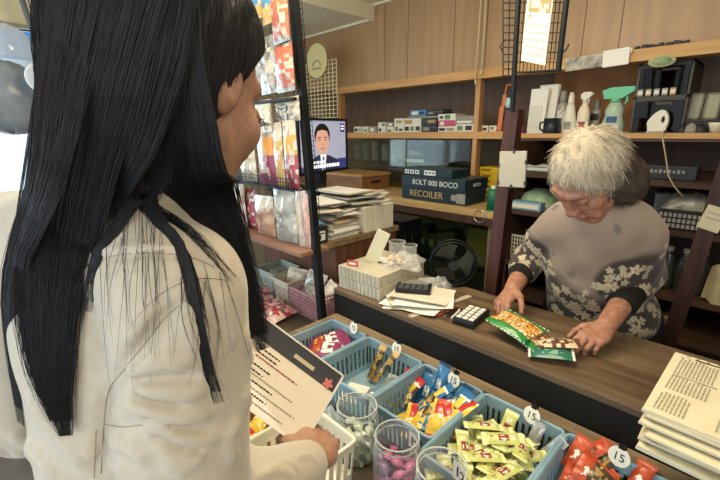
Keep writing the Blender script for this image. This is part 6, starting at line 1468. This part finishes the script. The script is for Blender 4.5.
hand_sdf(S, w_wrL, (.25, .95, -.05), (.75, -.1, .5), -1, (.5, .55, .6, .6), .04, .95)
V, Fc = polygonise(S, (-.82, -.12, -.02), (-.12, .48, 1.60), .0036)
wom = thing('person', 'young woman with long black hair and cream blouse reading a menu card', 'person', (0, 0, 0))
part('body', np_mesh('body', V, Fc, m_skiny, True, S.colours(V, SKINY)), None, wom)
bv_body = bvh_of(V, Fc)
# eyelashes of the visible eye
for m in (-1, 1):
    st = Strands()
    for k_ in range(16):
        u_ = k_/15; a = wf(m*(.017+.029*u_), .0925-.009*u_*u_, .0008); st.add(resample([a, np.array(a)+AW[1]*.006+AW[0]*m*.003*u_-AW[2]*.001, np.array(a)+AW[1]*.011+AW[0]*m*.006*u_+AW[2]*.002], 4), .0005)
    part('eyelashes', st.mesh('eyelashes', mat('lash_black', '#17110f', .6)), None, wom)
# ---- blouse: smooth pass for ray casting, then creases laid on it
T = Sdf()
T.ell(w_ch+P3(-.01, 0, 0), [.128, .098, .165], AX, .03); T.ell(w_wa, [.125, .095, .15], AX, .04); T.ell(w_pel+P3(0, 0, .02), [.155, .115, .13], AX, .04)
T.cone(w_c7+P3(0, .0, -.02), w_shR+P3(0, 0, .012), .050, .046, .03); T.cone(w_c7+P3(0, 0, -.02), w_shL, .050, .058, .035)
T.chain([w_shR, w_elR], [.056, .054], .012); T.chain([w_elR, w_wrR+(w_elR-w_wrR)*.08], [.054, .033], .02)
T.chain([w_shL, w_elL], [.058, .052], .025); T.chain([w_elL, w_wrL+(w_elL-w_wrL)*.08], [.052, .033], .02)
T.cone(w_c7+P3(0, .005, -.02), w_c7+P3(.002, .018, .018), .056, .054, .015)
T.cut(lambda P: cone(P, w_c7+P3(.002, .03, .02), w_c7+P3(.01, .05, .10), .052, .06), .006)
T.cut(lambda P: cone(P, w_wrR+(w_wrR-w_elR)*.0, w_wrR+(w_wrR-w_elR)*.5, .030, .03), .003)
Vs, Fs = polygonise(T, (-.84, -.12, .72), (-.12, .46, 1.42), .008)
bv_bl = bvh_of(Vs, Fs)
CR = []
def crease(px, amp, wd):
    pts = []
    for x, y in resample([(a, b_, 0) for a, b_ in px], max(4, 3*len(px)))[:, :2]:
        h_, n_ = shoot([bv_bl], x, y)
        if h_ is not None: pts.append(np.array(h_))
    if len(pts) > 1: CR.append((np.array(pts), amp*2.5, wd*.9))
for px, a, w_ in [
    ([(118, 374), (140, 367), (165, 360), (192, 364)], .0042, .007), ([(134, 386), (160, 392), (182, 395), (206, 389)], .0048, .006), ([(128, 402), (150, 409), (176, 416), (212, 416)], .0046, .007),
    ([(146, 420), (168, 431), (190, 440), (222, 438)], .0042, .007), ([(156, 444), (180, 455), (206, 460)], .004, .006), ([(165, 462), (190, 472)], .0035, .006),
    ([(127, 380), (150, 379), (176, 377), (200, 377)], -.0036, .0045), ([(132, 394), (158, 402), (185, 406)], -.004, .0045), ([(140, 412), (165, 423), (192, 428), (215, 428)], -.0036, .0045), ([(152, 432), (178, 446), (205, 450)], -.0034, .0045),
    ([(190, 298), (165, 318), (143, 346), (122, 372), (109, 390), (104, 420), (101, 470)], -.006, .006),
    ([(252, 322), (246, 336), (250, 352)], .003, .005), ([(262, 345), (250, 356), (255, 372)], .003, .005), ([(258, 385), (246, 395), (254, 412)], .003, .006), ([(240, 420), (228, 440), (236, 460)], .003, .006),
    ([(104, 424), (120, 426), (140, 424)], -.003, .003), ([(96, 434), (95, 480)], -.0016, .002),
    ([(85, 266), (110, 256), (150, 254), (190, 258), (215, 268)], -.0024, .003), ([(88, 262), (112, 251), (150, 249), (190, 253)], .0016, .004),
    ([(10, 430), (35, 450), (60, 478)], .004, .009), ([(30, 400), (60, 430), (85, 470)], .004, .008), ([(70, 440), (90, 450), (100, 456)], .003, .006), ([(0, 450), (25, 472)], -.003, .006), ([(110, 440), (130, 446), (150, 462)], .0035, .007), ([(106, 462), (130, 470)], .003, .006),
    ([(175, 290), (190, 320), (195, 350)], .002, .008), ([(215, 290), (228, 315), (235, 345)], .0025, .007), ([(150, 300), (140, 325), (128, 345)], .002, .008),
    ([(255, 478), (275, 470), (292, 474)], .0028, .005), ([(268, 470), (285, 462), (300, 470)], .002, .004), ([(290, 462), (305, 455), (318, 462)], .0018, .004)]: crease(px, a, w_)
def wr(P):
    d = np.zeros(len(P), np.float32)
    for pts, a, w_ in CR:
        lo_, hi_ = pts.min(0)-3*w_, pts.max(0)+3*w_
        m = np.all((P > lo_) & (P < hi_), axis=1)
        if not m.any(): continue
        Q = P[m]; dd = np.full(len(Q), 9., np.float32); n_ = len(pts)
        env = np.ones(len(Q), np.float32)
        for i in range(n_-1):
            A_ = pts[i]; ab = pts[i+1]-A_; t_ = np.clip(((Q-A_)@ab)/max(1e-9, ab@ab), 0, 1); e = np.linalg.norm(Q-A_-t_[:, None]*ab, axis=1)
            gpos = (i+t_)/(n_-1); up_ = e < dd; env = np.where(up_, np.minimum(1, 4*np.minimum(gpos, 1-gpos)+.15), env); dd = np.minimum(dd, e)
        d[m] -= a*env*np.exp(-(dd/w_)**2)
    return d
soft = lambda P: .0016*np.sin(P[:, 0]*41+P[:, 2]*23)*np.sin(P[:, 1]*37-P[:, 2]*31)
V, Fc = polygonise(lambda P: T(P)+wr(P)+soft(P), (-.84, -.12, .72), (-.12, .46, 1.42), .0034)
m_cream = mat('blouse_cream', '#b8ad9b', .75, 0, 160, '#b1a693', sheen=.3, bump=.04)
part('blouse', np_mesh('blouse', V, Fc, m_cream), None, wom)
bv_bl = bvh_of(V, Fc)
U = Sdf(); U.ell(w_pel+P3(0, 0, -.05), [.160, .118, .135], AX, .03)
for m in (-1, 1): hp = w_pel+w_r*m*.082; U.chain([hp, hp+P3(0, .01, -.42), hp+P3(0, -.02, -.83)], [.1, .075, .07], .02)
V, Fc = polygonise(U, (-.72, -.12, .03), (-.2, .28, .9), .009); part('trousers', np_mesh('trousers', V, Fc, mat('trousers_dark', '#2b2c33', .85)), None, wom)
# ---- long black hair
H = Sdf()
H.ell(wf(0, -.015, .035), [.084, .104, .096], AW, .02); H.ell(wf(.012, -.04, -.03), [.068, .066, .085], AW, .03)
H.cone(wf(.0, -.045, .0), wf(.0, -.04, -.10), .05, .036, .03)
H.cut(lambda P: ellip(P, wf(.0, .11, -.05), [.16, .125, .135], AW), .008)
V, Fc = polygonise(lambda P: H(P)+.0012*np.sin((P-w_hc)@AW[0]*420+(P-w_hc)@AW[1]*260), w_hc-.22, w_hc+.18, .004)
m_hair = mat('hair_black', '#1b1a1c', .45, 0, 26, '#232225', (14, 14, 1), spec=.25)
hair = part('hair', np_mesh('hair', V, Fc, m_hair), None, wom)
bv_cap = bvh_of(V, Fc); CV, CF = V, Fc
m_str = mat('hair_strand_black', '#232326', .5, spec=.3)
def hpath(px, lift, dflt=.42):
    out = []; last = dflt
    for x, y in px:
        h_, n_ = shoot([bv_bl, bv_cap], x, y)
        if h_ is None: out.append(np.array(atd(x, y, last)))
        else:
            p = np.array(h_)+np.array(n_)*lift; dd = float((p-CAM)@FW); last = dd; out.append(p)
    return out
st = Strands()
def lock(px, wpx, n, lift=.006, flat=.35, seed=0, r=.0008, **k):
    path = hpath(px, lift); dep = [float((p-CAM)@FW) for p in path]; rad = [w_*d_/F/2 for w_, d_ in zip(wpx, dep)]
    st.lock(path, rad, n, r, flat, nrm_=-FW, seed=seed, **k)
lock([(118, -40), (104, 50), (84, 150), (66, 240), (57, 310), (60, 375), (72, 430)], [130, 105, 84, 68, 52, 34, 4], 2600, .007, .16, 1, .0005)
lock([(98, -40), (72, 70), (46, 180), (20, 300), (22, 420)], [80, 54, 32, 16, 3], 700, .007, .2, 2, .0005)
lock([(144, -40), (132, 60), (120, 130), (104, 190), (92, 246)], [120, 110, 80, 36, 6], 1600, .006, .16, 3, .0005)
lock([(185, -40), (165, 40), (148, 140), (140, 188), (160, 226), (178, 246), (192, 300), (206, 365), (217, 402)], [70, 60, 30, 10, 6, 5, 4, 3, 1], 420, .003, .2, 4, .00045, seg=20)
lock([(165, -20), (150, 90), (138, 180), (118, 230), (98, 262), (90, 310)], [60, 40, 18, 7, 4, 1], 260, .003, .2, 5, .00045)
lock([(185, -20), (165, 110), (150, 185), (168, 232), (186, 262), (200, 318), (204, 352)], [50, 26, 7, 3, 3, 2, 1], 110, .003, .25, 6, .00045, seg=16)
lock([(158, -40), (148, 40), (146, 110), (146, 170), (144, 210)], [90, 80, 62, 40, 8], 900, .002, .15, 8, .00045)
lock([(130, 190), (160, 215), (200, 245), (232, 285)], [12, 5, 4, 2], 50, .004, .4, 7, .0005)
m_seam = mat('seam_thread', '#9c917f', .8)
for px in ([(190, 296), (165, 318), (143, 346), (122, 372), (109, 390), (104, 420), (101, 474)], [(104, 424), (120, 427), (142, 425)], [(96, 430), (95, 455), (94, 478)], [(86, 268), (110, 257), (150, 253), (190, 257), (214, 267)]):
    q_ = hpath([tuple(q[:2]) for q in resample([(a, b_, 0) for a, b_ in px], 22)], .0001); part('seam', B().tube(q_, .0005, 6), m_seam, wom)
# stray single hairs over the back of the blouse
rg = np.random.default_rng(5)
for k_ in range(30):
    x0 = rg.uniform(95, 165); y0 = rg.uniform(190, 250); x1 = x0+rg.normal(4, 11); y1 = y0+rg.uniform(60, 170); bend = rg.normal(0, 4)
    px = [(x0, y0), ((x0+x1)/2+bend, (y0+y1)/2), (x1, y1)]
    st.add(resample(hpath([tuple(q[:2]) for q in resample([(a, b_, 0) for a, b_ in px], 7)], .0016), 14), .0002)
for k_ in range(16):
    x0 = rg.uniform(180, 225); y0 = rg.uniform(262, 290); x1 = x0+rg.normal(14, 12); y1 = y0+rg.uniform(60, 120)
    st.add(resample(hpath([tuple(q[:2]) for q in resample([(x0, y0, 0), ((x0+x1)/2+rg.normal(0, 6), (y0+y1)/2, 0), (x1, y1, 0)], 6)], .0018), 12), .00022)
px = resample([(226, 281, 0), (195, 279, 0), (165, 292, 0), (142, 312, 0), (128, 334, 0)], 8); st.add(resample(hpath([tuple(q[:2]) for q in px], .0018), 14), .00024)
# front curtain falling before the right shoulder
fr0 = []
for x, y, d_ in ((160, -30, 0), (163, 30, 0), (166, 70, 0), (170, 100, 0), (173, 135, 0), (179, 168, 0), (193, 198, .372), (217, 232, .388), (233, 268, .396), (251, 318, .40), (262, 350, .40)):
    h_, n_ = shoot([bv_cap, bv_body], x, y)
    fr0.append(np.array(atd(x, y, d_)) if d_ or h_ is None else np.array(h_)-FW*.006)
st.lock(fr0, [w_*.37/F/2 for w_ in (64, 64, 62, 64, 76, 86, 80, 50, 36, 26, 6)], 2400, .00055, .12, nrm_=-FW, seed=21, seg=20)
# fine strands combed over the cap from the crown
vi = rg.choice(len(CV), 3000); crown = np.array(wf(.0, -.03, .14))
for i in vi:
    p = CV[i]; q = p-np.array(wf(0, -.02, .02)); n_ = nrm(q); dn = P3(0, 0, -1)-n_*(-n_[2]); dn = nrm(dn*.8+nrm(p-crown)*.5-AW[1]*.25); dn -= n_*np.dot(dn, n_)
    L_ = rg.uniform(.03, .07); pts = []
    for t_ in (0, .33, .66, 1):
        c_ = bv_cap.find_nearest(Vector(p+dn*L_*t_)); pts.append(np.array(c_[0])+np.array(c_[1])*(.0006*math.sin(PI*t_)))
    st.add(resample(pts, 6), .00045)
part('strands', st.mesh('strands', m_str), None, hair)
# ---- the menu card in her right hand
TRc, BRc = P3(*atd(342, 376, .715)), P3(*atd(301, 446, .638)); TLc = P3(*atd(240, 311, .70))
hgt = .148; vdn = nrm(BRc-TRc); uR = TRc-TLc; uR = nrm(uR-vdn*(uR@vdn)); wid = .21; hgt = float(np.linalg.norm(BRc-TRc)); nC = np.cross(uR, -vdn)
o_ = (TRc-uR*wid/2+vdn*hgt/2)
MC = Matrix(((uR[0], -vdn[0], nC[0], o_[0]), (uR[1], -vdn[1], nC[1], o_[1]), (uR[2], -vdn[2], nC[2], o_[2]), (0, 0, 0, 1)))
t = thing('menu_card', 'laminated cream menu card with dark header held by the young woman', 'card', (0, 0, 0)); t.matrix_world = MC
part('card', B().box((wid, hgt, .0008), (0, 0, 0)), mat('menu_cream', '#d8cbb6', .4, coat=.3), t)
part('laminate_edge', B().box((wid+.008, .004, .001), (0, hgt/2+.001, 0)).box((wid+.008, .004, .001), (0, -hgt/2-.001, 0)).box((.004, hgt+.006, .001), (wid/2+.002, 0, 0)).box((.004, hgt+.006, .001), (-wid/2-.002, 0, 0)), mat('laminate_edge', '#d5cfc0', .25), t)
zc_ = .0006
part('header_band', B().box((wid, hgt*.26, .0004), (0, hgt*.37, zc_)), mat('menu_header', '#2b2a2e', .35, coat=.3), t)
part('header_plate', B().box((wid*.2, .007, .0004), (wid*.17, hgt*.34, zc_+.0003)), mat('menu_plate', '#b5a98d', .5), t)
part('header_flower', B().add([(wid*.43+.008*math.cos(a)*(1+.3*math.cos(5*a)), hgt*.30+.008*math.sin(a)*(1+.3*math.cos(5*a)), zc_+.0005) for a in [2*PI*i/40 for i in range(40)]], [tuple(range(40))]), mat('menu_flower', '#c26a62', .5), t)
rn = random.Random(3)
def tline(y, u0, u1, th=.0026, m=m_ink):
    b = B(); x = u0
    while x < u1:
        l_ = rn.uniform(.003, .007); b.box((min(l_, u1-x), th, .0003), (x+l_/2, y, zc_)); x += l_+.0012
    part('text_line', b, m, t)
hy = hgt
tline(hy*.42, -.095, .02, .003, m_npg); tline(hy*.36, -.095, .05, .003, m_npg); tline(hy*.31, -.04, .05, .0018, m_npg)
for yy, a, b_, m in ((.16, -.04, .0, m_ink), (.10, -.04, -.0, m_ink), (.05, -.04, .045, mat('menu_red', '#8d3b33', .6)), (.02, -.09, -.05, m_ink), (-.05, -.09, -.0, m_ink), (-.12, -.09, -.01, m_ink), (-.16, -.05, .055, m_npd), (-.23, -.09, .02, m_ink), (-.30, -.09, .07, m_npd), (-.36, -.09, .02, m_ink), (-.43, -.06, .06, m_npd)): tline(hy*yy, a, b_, .0026, m)
# ================================================================ light
w = bpy.data.worlds.new('sky'); SC.world = w; w.use_nodes = True
bg = w.node_tree.nodes['Background']; bg.inputs[0].default_value = (.78, .9, 1, 1); bg.inputs[1].default_value = 1.6
def area(name, loc, size, size_y, power, col, target):
    l = bpy.data.lights.new(name, 'AREA'); l.shape = 'RECTANGLE'; l.size = size; l.size_y = size_y; l.energy = power; l.color = col
    o = bpy.data.objects.new(name, l); COL.objects.link(o); o.location = loc
    o.rotation_euler = (Vector(target)-Vector(loc)).to_track_quat('-Z', 'Y').to_euler(); return o
area('unseen_overhead_light', (-.75, .75, 2.15), 1.2, .35, 12, (1, .86, .60), (-.75, .75, 0))
area('unseen_overhead_light', (.75, .15, 2.12), .35, 1.1, 14, (1, .9, .74), (-.2, .1, .6))  # added lamp, set to the side to bring out the blouse folds
area('street_daylight', (-.6, YF-.1, 1.5), 3.5, 1.8, 6, (1, .95, .88), (-.6, 1, 1.1))
area('window_daylight', (XL-.25, .1, 1.5), 1.6, 1.1, 22, (.86, .95, 1), (0, .3, 1.2))
pl = bpy.data.lights.new('unseen_overhead_light', 'POINT'); pl.energy = 9; pl.color = (1, .86, .62); pl.shadow_soft_size = .12
po = bpy.data.objects.new('unseen_overhead_light', pl); COL.objects.link(po); po.location = (-.9, .7, 1.98)  # added fill point without a fixture, brightens the ceiling and upper plywood
m_lamp = mat('added_lamp_housing', '#d8d6cc', .5)
struct('added_housing_1', B().box((1.25, .16, .03), (-.75, .75, ZC2-.016)), m_lamp); struct('added_housing_2', B().box((.16, 1.25, .03), (.75, .15, ZC2-.016)), m_lamp)  # housings added out of view above the two area lamps
vs_ = SC.view_settings; vs_.view_transform = 'Standard'; vs_.look = 'None'; vs_.gamma = 1; vs_.exposure = .5; vs_.use_curve_mapping = False
SC.cycles.use_denoising = True
